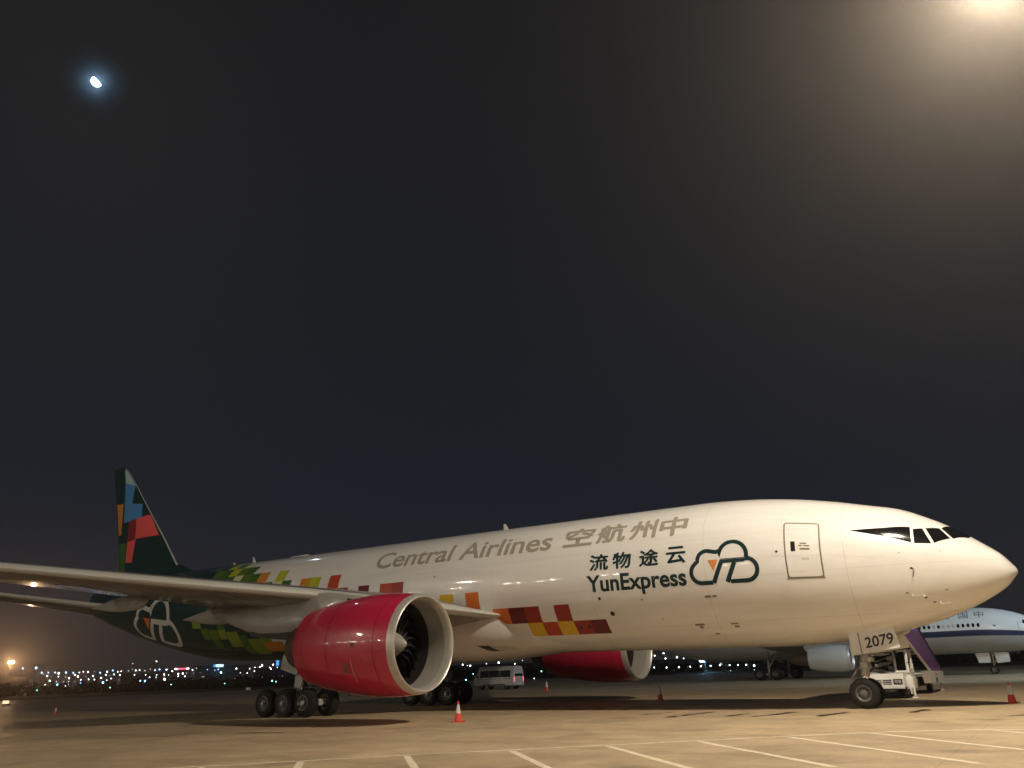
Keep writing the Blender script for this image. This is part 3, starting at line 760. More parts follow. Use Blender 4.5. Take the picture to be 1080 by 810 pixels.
    for x, zt, zb, hw_ in ((-22.6, 4.86, 4.6, .10), (-24.0, 5.06, 4.3, .26), (-25.2, 5.26, 3.9, .34), (-26.6, 5.30, 3.70, .36), (-28.2, 5.25, 3.66, .36), (-29.6, 5.15, 3.70, .34), (-30.6, 5.1, 3.9, .30), (-31.6, 5.05, 4.2, .22), (-32.6, 4.95, 4.5, .1)):
        w_ = hw_; prof.append([(x, cy-w_, zb+.1), (x, cy-w_*1.1, zb+.4), (x, cy-w_, zt-.15), (x, cy-w_*.6, zt), (x, cy+w_*.6, zt), (x, cy+w_, zt-.15), (x, cy+w_*1.1, zb+.4), (x, cy+w_, zb+.1), (x, cy+w_*.6, zb), (x, cy-w_*.6, zb)])
    q = MB(); q.loft(prof, PYLG); q.build('pylon', e_, smooth=50)
    q = MB(); rr_ = []
    for x, zt, zb in ((-25.8, 3.95, 3.3), (-27.2, 3.78, 3.35), (-28.6, 3.76, 3.48), (-30.2, 3.86, 3.66)):
        rr_.append([(x, cy-.27, zb), (x, cy-.30, zt), (x, cy+.30, zt), (x, cy+.27, zb)])
    q.loft(rr_, DARKM); q.build('heat_shield', e_, smooth=30)
    return e_
ER, EL = engine(-1), engine(1)
for e_ in (ER, EL):
    del_keys = [k for k in ('label', 'category') if k in e_]
    for k in del_keys: del e_[k]

# landing gear
def wheel_mb(mb, c, r, w, side=1):
    """axle along y"""
    c = Vector(c)
    prof = [(-w/2*.98, r*.55), (-w/2, r*.72), (-w/2*.94, r*.88), (-w/2*.72, r*.97), (-w/2*.3, r), (w/2*.3, r), (w/2*.72, r*.97), (w/2*.94, r*.88), (w/2, r*.72), (w/2*.98, r*.55)]
    mb.lathe(prof, c, (0, 1, 0), TYRE, n=36)
    for s in (-1, 1):
        pr = [(s*w/2*.98, r*.55), (s*w/2*.99, r*.51), (s*w/2*.80, r*.49), (s*w/2*.62, r*.40), (s*w/2*.60, r*.26), (s*w/2*.85, r*.22), (s*w/2*.92, r*.10), (s*w/2*.92, 0)]
        mb.lathe(pr, c, (0, 1, 0), RIM, n=28)
    for k in range(9):
        a = 2*PI*k/9
        for s in (-1, 1):
            p = c+Vector((r*.33*math.cos(a), s*w/2*.60, r*.33*math.sin(a))); mb.tube(p, p+Vector((0, s*.03, 0)), r*.06, DARKM, n=8)
def main_gear(sgn):
    y0 = sgn*5.49; x0 = -31.77
    q = MB()
    q.tube((x0+.1, y0, .75), (x0+.25, y0, 2.1), .16, CHROME, n=20); q.tube((x0+.2, y0, 1.7), (x0+.55, y0, 4.6), .25, STRUTM, n=20)
    q.tube((x0+.1, y0-.35, .75), (x0+.1, y0+.35, .75), .22, STRUTM, n=16)
    q.box((x0, y0, .66), (3.5, .28, .32), STRUTM, bev=.06)
    for i in (-1, 0, 1): q.tube((x0+i*1.45, y0-1.0, .66), (x0+i*1.45, y0+1.0, .66), .09, STRUTM)
    q.tube((x0+.35, y0, 3.2), (x0+2.6, y0, 4.3), .11, STRUTM); q.tube((x0+.35, y0, 3.1), (x0+.7, y0-sgn*2.0, 4.2), .11, STRUTM)
    q.tube((x0+.2, y0+.16, 1.9), (x0+.75, y0+.16, 1.4), .05, STRUTM); q.tube((x0+.75, y0+.16, 1.4), (x0+.1, y0+.16, .85), .05, STRUTM)
    q.path([(x0+.5, y0-.28, 3.6), (x0+.35, y0-.3, 2.2), (x0+.1, y0-.32, 1.2), (x0-.6, y0-.3, .8)], .025, BLACK, 6)
    gear = thing('main_landing_gear', None, None); gear.parent = AC; gear.location = OFF
    for k in ('label', 'category'):
        if k in gear: del gear[k]
    q.build('strut', gear, smooth=40)
    for i in (-1, 0, 1):
        for s in (-1, 1):
            w = MB(); wheel_mb(w, (x0+i*1.45, y0+s*.7, .66), .66, .50); w.build('wheel', gear, smooth=40)
    q = MB(); q.prism([(x0-.75, 2.25), (x0+.45, 1.95), (x0+.75, 2.75), (x0-.6, 2.95)], 1, y0+sgn*.50, y0+sgn*.55, PYLG); q.build('gear_door', gear)
    q = MB(); q.prism([(x0+.25, 1.35), (x0+.75, 1.4), (x0+.85, 1.95), (x0+.3, 1.9)], 1, y0+sgn*.42, y0+sgn*.47, PYLG); q.build('gear_door', gear)
    return gear
main_gear(-1); main_gear(1)
ng = thing('nose_landing_gear', None, None); ng.parent = AC; ng.location = OFF
for k in ('label', 'category'):
    if k in ng: del ng[k]
q = MB(); nx = -5.89
q.tube((nx, 0, .55), (nx+.08, 0, 1.4), .10, CHROME, n=18); q.tube((nx+.05, 0, 1.15), (nx+.28, 0, 2.9), .17, STRUTM, n=18)
q.tube((nx, -.45, .535), (nx, .45, .535), .08, STRUTM); q.tube((nx+.1, 0, 1.9), (nx+1.9, 0, 2.75), .08, STRUTM); q.tube((nx+.1, -.12, 1.85), (nx+1.2, -.35, 2.7), .05, STRUTM)
q.tube((nx-.12, .0, 1.5), (nx-.45, 0, 1.05), .05, STRUTM); q.tube((nx-.45, 0, 1.05), (nx-.03, 0, .72), .05, STRUTM)
q.box((nx+.12, 0, 1.55), (.3, .62, .22), STRUTM, bev=.04); q.tube((nx+.3, -.28, 1.75), (nx+.42, -.28, 1.75), .10, PALE); q.tube((nx+.3, .28, 1.75), (nx+.42, .28, 1.75), .10, PALE)
q.path([(nx+.15, -.2, 2.6), (nx-.1, -.26, 1.7), (nx-.2, -.2, 1.0), (nx-.08, -.12, .65)], .025, BLACK, 6)
q.build('strut', ng, smooth=40)
for s in (-1, 1):
    w = MB(); wheel_mb(w, (nx, s*.42, .54), .54, .44); w.build('wheel', ng, smooth=40)
def nose_door(sgn):
    q = MB(); y = sgn*.92
    q.prism([(-6.0, 1.89), (-4.24, 2.13), (-4.38, 2.95), (-6.0, 2.85)], 1, y, y+sgn*.045, WHITE)
    d = q.build('nose_gear_door', ng)
    yy = y-.004 if sgn < 0 else y+.049
    q = MB(); yy = y+sgn*.049
    q.add([(-5.645, yy, 1.945), (-5.60, yy, 1.95), (-5.64, yy, 2.9), (-5.685, yy, 2.9)], [(0, 1, 2, 3)], SEAM); q.build('door_seam', d)
    V, F = text2d('2079', .02)
    xs_ = [v[0] for v in V]; w_ = max(xs_)-min(xs_)
    q = MB(); sc = 1.02/w_; hh = .39/.727
    if sgn < 0: q.add([(-5.45+(v[0]-min(xs_))*sc, yy-.003, 2.15+((v[0]-min(xs_))*sc)*.14+v[1]*hh) for v in V], F, BLACK)
    else: q.add([(-4.5-(v[0]-min(xs_))*sc, yy+.003, 2.25-((v[0]-min(xs_))*sc)*.10+v[1]*hh) for v in V], F, BLACK)
    q.build('door_number', d)
nose_door(-1); nose_door(1)
# ------------------------------------------------------------------ floodlight mast that lights the stand (its glow is in the top right corner)
LAMPHEAD = mat('lamp_glass_warm', (1, .9, .7), .3, emit=(1.0, .80, .52), estr=60)
LAMPCOOL = mat('lamp_glass_cool', (.8, .9, 1), .3, emit=(.62, .83, 1.0), estr=30)
MASTG = mat('galvanised_mast', (0.30, 0.30, 0.29), 0.5, 0.6, noise=.15)
def flood_mast(name, label, base, head_xyz, nlamps, spread, power, color, glass, aim, group=None, r=.16, spot=0, polem=None):
    bx_, by_ = base; hx, hy, hz_ = head_xyz
    t = thing(name, label, 'floodlight', (bx_, by_, 0), group=group)
    q = MB(); q.tube((0, 0, 0), (0, 0, hz_+.9), r, polem or MASTG, r*.55, n=16); q.box((0, 0, .25), (.7, .7, .5), polem or MASTG, bev=.05); q.build('pole', t, smooth=40)
    dx, dy = hx-bx_, hy-by_
    q = MB(); q.tube((0, 0, hz_+.45), (dx+spread/2, dy, hz_+.45), .06, MASTG); q.build('crossarm', t, smooth=40)
    am = Vector(aim)-Vector(head_xyz); am.normalize()
    side = Vector((1, 0, 0))
    for i in range(nlamps):
        p = Vector((dx+(i-(nlamps-1)/2)*spread/max(1, nlamps-1), dy, hz_))
        rot = am.to_track_quat('-Z', 'Y').to_matrix()
        q = MB(); corners = []
        for z_, k in ((0.0, .30), (.22, .17)):
            for a, b in ((-1, -1), (1, -1), (1, 1), (-1, 1)): corners.append(tuple(p+rot @ Vector((a*k, b*k*.8, z_))))
        q.hexa(corners, MASTG); h_ = q.build('lamp_housing', t)
        q = MB(); q.add([tuple(p+rot @ Vector((a*.27, b*.21, -.006))) for a, b in ((-1, -1), (1, -1), (1, 1), (-1, 1))], [(0, 1, 2, 3)], glass); q.build('lamp_glass', h_)
        ld = bpy.data.lights.new('flood_lamp', 'SPOT' if spot else 'POINT')
        if spot: ld.spot_size = R_(spot); ld.spot_blend = .5
        ld.energy = power/nlamps; ld.color = color; ld.shadow_soft_size = .16
        lo = bpy.data.objects.new('flood_lamp', ld); COL.objects.link(lo); lo.parent = t
        lo.location = p+am*.30; lo.rotation_euler = am.to_track_quat('-Z', 'Y').to_euler()
    return t
flood_mast('floodlight_mast', 'tall warm floodlight mast glaring over the top right corner', (8.2, -10.9), (3.75, -10.7, 21.15), 4, 1.1, 28500, (1.0, .86, .675), LAMPHEAD, (-8, -8, 0))
flood_mast('floodlight_mast', 'cool white floodlight mast on the far side, lighting the blue and white airliner', (24, 41, ), (20, 41.5, 20), 3, 2.0, 25000, (.70, .88, 1.0), LAMPCOOL, (-10, 62, 2), spot=118)

flood_mast('floodlight_mast', 'warm floodlight mast behind the near wing tip, outside the left edge', (-66, -56), (-64.5, -56, 22), 4, 1.7, 12000, (1.0, .86, .67), LAMPHEAD, (-50, -6, 4))
# lamp masts along the terminal road behind the photographer: they show as a row of sparks in the gloss paint
for i in range(16):
    x = -200+i*15.0+(i*37 % 7); y = -126-(i*53 % 9); z = 19+(i*29 % 5)*.5
    t = thing('road_lamp', 'tall road lamp in the row behind the photographer', 'street lamp', (x, y, 0), group='road lamps behind the photographer')
    q = MB(); q.tube((0, 0, 0), (0, 0, z), .14, MASTG, .08, n=10); q.tube((-1.6, 1.0, z+.3), (1.6, 1.0, z+.3), .06, MASTG, n=8); q.tube((0, 0, z), (0, 1.0, z+.3), .06, MASTG, n=8); q.build('pole', t, smooth=40)
    for sx_ in (-1.6, 1.6):
        q = MB(); q.lathe([(-.45, 0), (-.4, .34), (0, .5), (.4, .34), (.45, 0)], (sx_, 1.0, z+.25), (0, 0, 1), mat('road_lamp_glow', (1, .9, .74), .3, emit=(1, .88, .7), estr=360), n=14); q.build('lamp_head', t, smooth=60)

MATS['road_lamp_glow'].cycles.emission_sampling = 'FRONT'
# ------------------------------------------------------------------ blue and white narrow airliner on the next stand
CSW = mat('airliner_white_paint', (0.66, 0.70, 0.72), .3, 0, .3, noise=.05, nscale=.5)
CSB = mat('airliner_blue_stripe', (0.006, 0.018, 0.07), .3, 0, .3)
CSG = mat('airliner_grey_belly', (0.34, 0.34, 0.33), .4, 0, .2, noise=.1, nscale=.5)
A2 = thing('passenger_airliner', 'white airliner with dark blue stripe and grey belly, partly hidden behind the cargo jet', 'aircraft', (-24, 58, 0))
O2 = Vector((24, -58, 0))
def put2(o): o.location = O2; return o
r2, zc2, yc2, nose2 = 2.08, 4.08, 58.0, -.6
def b2(x, phi, off=0):
    """x positive aft of nose"""
    L = 46.0
    f1 = min(1, max(x, 0)/6.0); k = math.sqrt(max(0, 1-(1-f1)**2.1)); dz = -.55*(1-f1)**1.6
    if x > 32: t = (x-32)/14.0; k = max(.06, 1-t**1.6); dz = (1-k)*r2*.75
    rr = r2*k+off
    return (nose2-x, yc2-rr*math.cos(phi), zc2+dz+rr*math.sin(phi)*1.02)
xs2 = list(np.concatenate([6*np.linspace(0, 1, 14)**2+.01, np.arange(7.5, 32, 2.5), np.linspace(32, 46, 12)]))
N2 = 72
q = MB(); q.loft([[b2(x, 2*PI*i/N2) for i in range(N2)] for x in xs2], CSW,
       mats=lambda k, i: (lambda a: CSB if -16.5 <= a < 1 else (CSW if a >= 1 else CSG))(math.degrees(math.asin(math.sin(2*PI*(i+.5)/N2)))))
F2 = put2(q.build('fuselage', A2, smooth=50))
def dec2(polys, name):
    o = decal(polys, name, F2, mapper=lambda X, Y: b2(-X, Y/r2, .012), cell=.2); o.location = (0, 0, 0)
    me = o.data
    fl = [p for p in me.polygons if p.normal.y*(p.center.y-yc2)+p.normal.z*(p.center.z-zc2) < 0]
    if len(fl) > len(me.polygons)/2: me.flip_normals()
    return o
WINB = mat('cabin_window_dark', (.01, .012, .015), .15); WINL = mat('cabin_window_blind', (.42, .46, .47), .4)
polys = []
for i in range(44):
    x = -(5.55+i*.43)
    if x < -31: break
    m_ = WINL if i in (5, 6, 7, 9, 14, 15, 20) else WINB
    dec2([([(x+.13*math.cos(2*PI*j/10), .42+.19*math.sin(2*PI*j/10)) for j in range(10)], m_)], 'cabin_window')
CSL = mat('airliner_lettering_grey', (.05, .07, .09), .4)
for ch, a, b in (('方', -10.4, -9.6), ('南', -8.75, -7.95), ('国', -7.1, -6.3), ('中', -5.75, -4.95)):
    dec2([(fit_text(ch, a, b, 1.12, 1.98, bold=-.004), CSL)], 'airline_lettering')
dec2([([(-4.35, .30), (-4.1, .30), (-4.1, .45), (-4.35, .45)], CSL)], 'skin_port')
V, F_ = ribbon([(-2.3, -.9), (-1.55, -.9), (-1.55, 1.0), (-2.3, 1.0)], .03, closed=True); dec2([([(p[0], p[1]) for p in V], F_)and(([(p[0], p[1]) for p in V], F_), CSL)], 'cabin_door')
dec2([([(-1.9, .95), (-1.35, .95), (-1.2, 1.4), (-1.9, 1.5)], GLASS)], 'cockpit_window')
def wing2(s):
    q = MB(); rr_ = []
    for y, xl, c, z in ((1.2, 17.0, 8.2, 2.75), (2.1, 17.6, 7.6, 2.85), (7.5, 21.2, 4.8, 3.45), (19, 28.6, 1.7, 4.75)):
        rr_.append([(nose2-xl-c*x, yc2+s*y, z+c*w_) for x, w_ in airfoil(10, .11)])
    q.loft(rr_, CSG); return put2(q.build('wing', A2, smooth=40))
wing2(-1); wing2(1)
for s in (-1, 1):
    c = (-17.2, yc2+s*6.5, 1.92)
    q = MB(); q.lathe([(.2, .9), (.05, 1.0), (0, 1.05), (.05, 1.1), (.25, 1.18)], c, (-1, 0, 0), METAL, n=40); q.lathe([(.25, 1.18), (1, 1.27), (2, 1.27), (3, 1.18), (4, 1.0)], c, (-1, 0, 0), CSW, n=40)
    q.lathe([(.2, .9), (1.0, .9)], c, (-1, 0, 0), DUCT, n=40); q.lathe([(1.0, .9), (1.01, .0)], c, (-1, 0, 0), FANM, n=40); q.lathe([(.55, 0), (.7, .14), (1.0, .28)], c, (-1, 0, 0), DUCT, n=20)
    q.lathe([(3.2, .75), (5, .6), (6, .3)], c, (-1, 0, 0), HOT, n=24)
    q.hexa([(-18.0, c[1]-.15, 2.9), (-21.5, c[1]-.15, 2.7), (-21.5, c[1]+.15, 2.7), (-18.0, c[1]+.15, 2.9), (-18.6, c[1]-.12, 3.15), (-21.9, c[1]-.12, 3.55), (-21.9, c[1]+.12, 3.55), (-18.6, c[1]+.12, 3.15)], CSG)
    put2(q.build('engine', A2, smooth=40))
    q = MB(); rr_ = []
    for y, xl, c_, z in ((.3, 39.5, 4.6, 5.0), (7.3, 44.2, 1.7, 5.7)): rr_.append([(nose2-xl-c_*x, yc2+s*y, z+c_*w_) for x, w_ in airfoil(8, .1, 0)])
    q.loft(rr_, CSG); put2(q.build('horizontal_stabilizer', A2, smooth=40))
q = MB(); rr_ = []
for z, xl, c_ in ((5.4, 36.5, 7.6), (6.3, 38.2, 6.2), (12.6, 44.0, 2.4)): rr_.append([(nose2-xl-c_*x, yc2+w_*c_, z) for x, w_ in airfoil(8, .1, 0)])
q.loft(rr_, CSB); put2(q.build('vertical_fin', A2, smooth=40))
def gear2(x, y, wheels, name, r, w_, top):
    q = MB(); q.tube((x, y, r), (x+.1, y, top), .11, STRUTM, n=12)
    if len(wheels) > 2: q.box((x, y, r), (1.9, .2, .2), STRUTM)
    q.tube((x+.05, y, r+.6), (x+1.3, y, top), .06, STRUTM)
    o = put2(q.build('landing_gear_strut', A2, smooth=40))
    for dx, dy in wheels:
        m_ = MB(); wheel_mb(m_, (x+dx, y+dy, r), r, w_); m_.build('wheel', o, smooth=40)
    return o
n2 = gear2(-5.75, yc2, [(0, -.26), (0, .26)], 'nose_gear', .40, .24, 2.2)
for s in (-1, 1):
    q = MB(); q.hexa([(-6.9, yc2+s*.55, 1.05), (-5.95, yc2+s*.55, 1.05), (-5.95, yc2+s*.6, 1.05), (-6.9, yc2+s*.6, 1.05), (-7.1, yc2+s*.45, 1.95), (-5.9, yc2+s*.45, 1.95), (-5.9, yc2+s*.5, 1.95), (-7.1, yc2+s*.5, 1.95)], PALE); put2(q.build('nose_gear_door', A2))
    q = MB(); q.hexa([(-5.35, yc2+s*.55, 1.0), (-4.3, yc2+s*.55, 1.1), (-4.3, yc2+s*.6, 1.1), (-5.35, yc2+s*.6, 1.0), (-5.5, yc2+s*.45, 1.95), (-4.3, yc2+s*.45, 1.95), (-4.3, yc2+s*.5, 1.95), (-5.5, yc2+s*.5, 1.95)], PALE); put2(q.build('nose_gear_door', A2))
    gear2(-26.4, yc2+s*3.7, [(a, b) for a in (-.86, .86) for b in (-.45, .45)], 'main_gear', .6, .42, 2.9)

# ------------------------------------------------------------------ passenger stairs truck under the nose (far side)
TW = mat('truck_white_paint', (0.78, 0.77, 0.73), .38, 0, .2, noise=.14, nscale=2)
PURP = mat('purple_panel', (0.30, 0.12, 0.40), .22, 0, .6)
DKM = mat('dark_chassis', (0.02, 0.02, 0.02), .6, .2, noise=.3)
TL = mat('tail_lamp_red', (.5, .02, .03), .25, 0, .3)
HL = mat('headlamp_glass', (.35, .35, .34), .12, 0, .5)
T = thing('stairs_truck', 'white truck carrying purple sided boarding stairs, parked behind the nose wheel', 'stairs truck', (-6.6, 12, 0))
OT = Vector((6.6, -12, 0))
def putT(o): o.location = OT; return o
q = MB()   # hood / front body
q.prism([(7.3, .5), (7.3, .86), (7.42, 1.08), (8.3, 1.15), (8.55, 1.15), (8.55, .5)], 0, -7.5, -5.72, TW)
q.box((-6.6, 7.28, .52), (1.82, .14, .16), TW, bev=.03)
hood = putT(q.build('hood', T))
q = MB()
for k in range(3):
    for x in (-6.85, -6.42): q.box((x, 7.285, .64+.085*k), (.36, .03, .03), BLACK)
q.box((-6.62, 7.29, .45), (1.5, .05, .05), BLACK)
q.build('grille', hood)
for x in (-7.22, -5.96):
    q = MB(); q.box((x, 7.285, .74), (.38, .05, .24), BLACK, bev=.02); q.box((x-.07, 7.255, .74), (.13, .03, .14), HL, bev=.02); q.box((x+.08, 7.255, .74), (.13, .03, .14), HL, bev=.02); q.build('headlight', hood)
q = MB(); q.box((-6.6, 7.25, .40), (1.3, .06, .05), BLACK); q.build('bumper_slot', hood)
q = MB()   # cab frame
for x, y in ((-6.15, 8.35), (-5.62, 8.35), (-6.15, 9.6), (-5.62, 9.6)): q.tube((x, y, 1.1), (x-(.0 if y > 9 else .0), y+(.18 if y < 9 else -.05), 2.05), .07, TW, n=8)
q.box((-5.9, 9.05, 2.08), (.72, 1.25, .07), TW, bev=.02)
q.box((-5.6, 9.0, .98), (.06, 1.2, .62), TW, bev=.02)
q.tube((-5.45, 8.3, 1.55), (-5.62, 8.4, 1.55), .02, BLACK); q.box((-5.4, 8.3, 1.6), (.05, .16, .28), TW, bev=.02)
q.box((-5.62, 8.75, .66), (.34, 1.15, .55), TW, bev=.06); q.box((-6.15, 8.42, 1.05), (1.1, .08, .3), TW, bev=.03); q.box((-5.55, 8.25, .35), (.2, .25, .35), TW, bev=.04)
cab = putT(q.build('cab', T, smooth=30))
q = MB(); q.add([(-6.1, 8.40, 1.18), (-5.68, 8.40, 1.18), (-5.68, 8.53, 2.0), (-6.1, 8.53, 2.0)], [(0, 1, 2, 3)], GLASS); q.build('windscreen', cab)
q = MB(); q.box((-5.9, 9.3, 1.2), (.45, .45, .5), BLACK, bev=.05); q.build('driver_seat', cab)
q = MB(); q.box((-6.6, 12.6, .62), (1.5, 9.4, .28), DKM); q.box((-6.9, 10.2, 1.0), (.9, 1.6, .5), DKM, bev=.05)
for y in (10.6, 13.2): q.box((-5.85, y, .6), (.4, 1.1, .42), DKM, bev=.04)
q.tube((-7.2, 9.5, 1.2), (-7.2, 6.5, 3.0), .05, DKM); q.tube((-6.0, 9.5, 1.2), (-6.0, 6.5, 3.0), .05, DKM)
for x, y, z, a, b, c_ in ((-6.7, 9.2, 1.45, .5, .5, .25), (-6.45, 9.4, 1.75, .35, .3, .2), (-7.1, 9.3, 1.35, .3, .4, .3), (-6.9, 9.6, 1.95, .5, .2, .12)): q.box((x, y, z), (a, b, c_), TW, bev=.04)
q.box((-6.75, 9.9, 1.55), (1.1, .1, .9), DKM); q.box((-7.0, 8.9, 1.22), (.6, .5, .12), TW, bev=.03); q.box((-6.35, 8.75, 1.3), (.3, .25, .14), TW, bev=.03)
q.path([(-7.45, 8.4, 1.15), (-7.45, 8.5, 1.9), (-6.3, 8.5, 1.95)], .035, TW)
for k in range(4): q.tube((-7.4, 8.9+.3*k, 1.2+.12*k), (-6.3, 9.0+.3*k, 1.5+.14*k), .04, TW if k % 2 else DKM, n=8)
chas = putT(q.build('chassis', T, smooth=30))
for x in (-7.35, -5.85):
    for y in (8.15, 15.6):
        w = MB(); wheel_mb(w, (0, 0, 0), .38, .24)
        o = w.build('wheel', T, smooth=40); o.rotation_euler = (0, 0, PI/2); o.location = OT+Vector((x, y, .38))
q = MB()
for x in (-7.4, -5.45): q.tube((x, 8.0, .1), (x, 8.0, .55), .05, TW); q.box((x, 8.0, .04), (.24, .24, .06), TW)
for x in (-7.4, -5.45): q.tube((x, 16.9, .1), (x, 16.9, .5), .05, TW); q.box((x, 16.9, .04), (.24, .24, .06), TW)
putT(q.build('stabiliser_legs', T))
# stairs: flight rising towards the aeroplane door, side panels, rails, landing
st_ = MB(); n = 22
for i in range(n):
    t = (i+.5)/n; y = 16.8-10.6*t; z = .75+3.75*t
    st_.box((-6.55, y, z), (1.6, .52, .05), DKM)
stair = putT(st_.build('stair_treads', T))
for x, o1 in ((-5.42, .05), (-7.7, -.05)):
    q = MB(); q.prism([(13.6, 1.05), (6.4, 3.02), (5.4, 3.5), (5.4, 4.6), (8.8, 4.5), (17.6, 1.05)], 0, x, x+o1, PURP if o1 > 0 else DKM); putT(q.build('side_panel', T))
    q = MB(); q.tube((x+o1, 13.8, .98), (x+o1, 6.3, 2.98), .07, TW, n=8); q.tube((x+o1, 17.7, 1.1), (x+o1, 8.8, 4.55), .04, DKM, n=8); putT(q.build('stringer', T, smooth=40))
q = MB(); q.box((-6.55, 4.6, 4.45), (2.2, 2.6, .12), DKM); q.path([(-5.5, 5.6, 4.5), (-5.5, 5.6, 5.5), (-5.5, 3.6, 5.5), (-5.5, 3.6, 4.5)], .03, TW); q.path([(-7.6, 5.6, 4.5), (-7.6, 5.6, 5.5), (-7.6, 3.6, 5.5), (-7.6, 3.6, 4.5)], .03, TW)
putT(q.build('landing_platform', T))
q = MB(); q.prism([(11.9, 1.12), (12.4, .52), (17.0, .42), (17.6, .95), (17.6, 1.0)], 0, -5.6, -5.3, TW); q.box((-6.55, 17.3, .75), (2.3, .4, .55), TW, bev=.04)
tailbox = putT(q.build('rear_body', T))
q = MB(); q.box((-5.28, 14.6, .62), (.03, .35, .24), BLACK); q.tube((-5.29, 14.6, .9), (-5.27, 14.6, .9), .07, TL); q.build('lamp_cluster', tailbox)

# ------------------------------------------------------------------ white minibus
VW = mat('van_white_paint', (0.62, 0.61, 0.58), .3, 0, .3, noise=.06)
VG = mat('van_glass', (.012, .013, .015), .08, 0, .4)
VN = thing('minibus', 'white high roofed minibus with dark windows, parked far behind the cargo jet', 'van', (-50.9, 39, 0))
q = MB(); rr_ = []
prof = [(-.95, .42), (-.97, .7), (-.97, 1.15), (-.88, 1.95), (-.72, 2.28), (-.4, 2.36), (.4, 2.36), (.72, 2.28), (.88, 1.95), (.97, 1.15), (.97, .7), (.95, .42)]
for x, k, h in ((2.62, .95, .96), (2.58, .99, .985), (2.3, 1, 1), (-1.6, 1, 1), (-2.0, .99, .97)): rr_.append([(x, a*k, .42+(b-.42)*h) for a, b in prof])
for x, k, top in ((-2.35, .98, 1.5), (-2.62, .93, 1.12), (-2.68, .90, .9)): rr_.append([(x, a*k, min(b, top)+(.02*b)) for a, b in prof])
q.loft(rr_, VW); vb = q.build('body', VN, smooth=35)
for x0, x1 in ((-1.75, -.65), (-.6, .8), (.85, 2.2)):
    for s in (-1, 1):
        q = MB(); q.add([(x0, s*.965, 1.22), (x1, s*.965, 1.22), (x1, s*.90, 1.9), (x0, s*.90, 1.9)], [(0, 1, 2, 3)], VG); q.build('side_window', VN)
q = MB(); q.add([(2.632, -.72, 1.3), (2.632, .72, 1.3), (2.60, .66, 1.98), (2.60, -.66, 1.98)], [(0, 1, 2, 3)], VG); q.build('rear_window', VN)
q = MB(); q.add([(-2.03, -.8, 1.95), (-2.03, .8, 1.95), (-2.38, .86, 1.42), (-2.38, -.86, 1.42)], [(0, 1, 2, 3)], VG); q.build('windscreen', VN)
for s in (-1, 1):
    q = MB(); q.box((2.62, s*.86, 1.02), (.06, .14, .5), mat('van_tail_lamp', (.5, .04, .05), .3, emit=(1, .18, .2), estr=1.2), bev=.02); q.build('tail_lamp', VN)
    for x in (1.65, -1.6):
        w = MB(); wheel_mb(w, (x, s*.82, .34), .34, .22); w.build('wheel', VN, smooth=40)
q = MB(); q.box((2.66, 0, .5), (.1, 1.8, .2), VW, bev=.04); q.box((2.635, 0, .82), (.02, .5, .16), PALE); q.box((0, -.965, .5), (3.0, .03, .1), DKM); q.build('rear_bumper', VN)
q = MB()
for x in (-1.95, -.62, .83): q.box((x, -.972, 1.2), (.02, .01, 1.3), DKM)
q.box((0.2, -.975, 1.08), (4.4, .012, .05), DKM); q.box((.9, -.98, 1.14), (.16, .03, .04), DKM); q.build('door_seam', VN)
q = MB(); q.box((-2.1, -1.05, 1.35), (.1, .18, .24), DKM, bev=.03); q.build('wing_mirror', VN)

# ------------------------------------------------------------------ traffic cones
CR = mat('cone_red', (.75, .07, .035), .5, noise=.15, nscale=12); CW = mat('cone_white_band', (.72, .70, .66), .35, noise=.1, nscale=12)
def cone(x, y, h, label, group, rz=0., white=False):
    t = thing('traffic_cone', label, 'traffic cone', (x, y, 0), rz, group)
    k = h/.75
    q = MB(); q.box((0, 0, .02*k), (.42*k, .42*k, .04*k), CR, bev=.015*k); q.build('base', t)
    q = MB(); r0, r1 = .155*k, .028*k
    rad = lambda z: r0+(r1-r0)*z/.71
    zs = (.035, .33, .33, .60, .60, .74, .74)
    pr = [(z*k, rad(z)) for z in (.035, .30, .62, .735)]
    q.lathe(pr+[(.74*k, .015)], (0, 0, 0), (0, 0, 1), CR, n=28, mats=[CR, CW, CR, CR]) ; q.build('cone_body', t, smooth=40)
    return t
cone(-19.22, -8.4, .76, 'red and white traffic cone beside the near engine inlet, the largest one', 'traffic cones round the aircraft', .2)
cone(-18.47, 8.72, .76, 'red and white traffic cone under the belly, between the far engine and the nose wheel', 'traffic cones round the aircraft', .5)
cone(-1.35, 3.05, .76, 'red and white traffic cone ahead of the nose, at the right edge', 'traffic cones round the aircraft', -.2)
cone(-39.2, 30.0, .9, 'small pale traffic cone far back, to the right of the white minibus', 'traffic cones round the aircraft', .1)
cone(-58.7, -3.6, .5, 'small dim traffic cone at the left, under the tail near the city lights', 'traffic cones round the aircraft', .1)

# ------------------------------------------------------------------ moon
mm = bpy.data.materials.new('moonlit_rock'); mm.use_nodes = True; t_ = mm.node_tree; t_.nodes.clear()
o_ = t_.nodes.new('ShaderNodeOutputMaterial'); em = t_.nodes.new('ShaderNodeEmission'); em.inputs['Color'].default_value = (.85, .93, 1, 1); em.inputs['Strength'].default_value = 14
t_.links.new(em.outputs[0], o_.inputs[0])
q = MB(); Dm = 3000.0; rm = 4.6/FPX*Dm/1.05
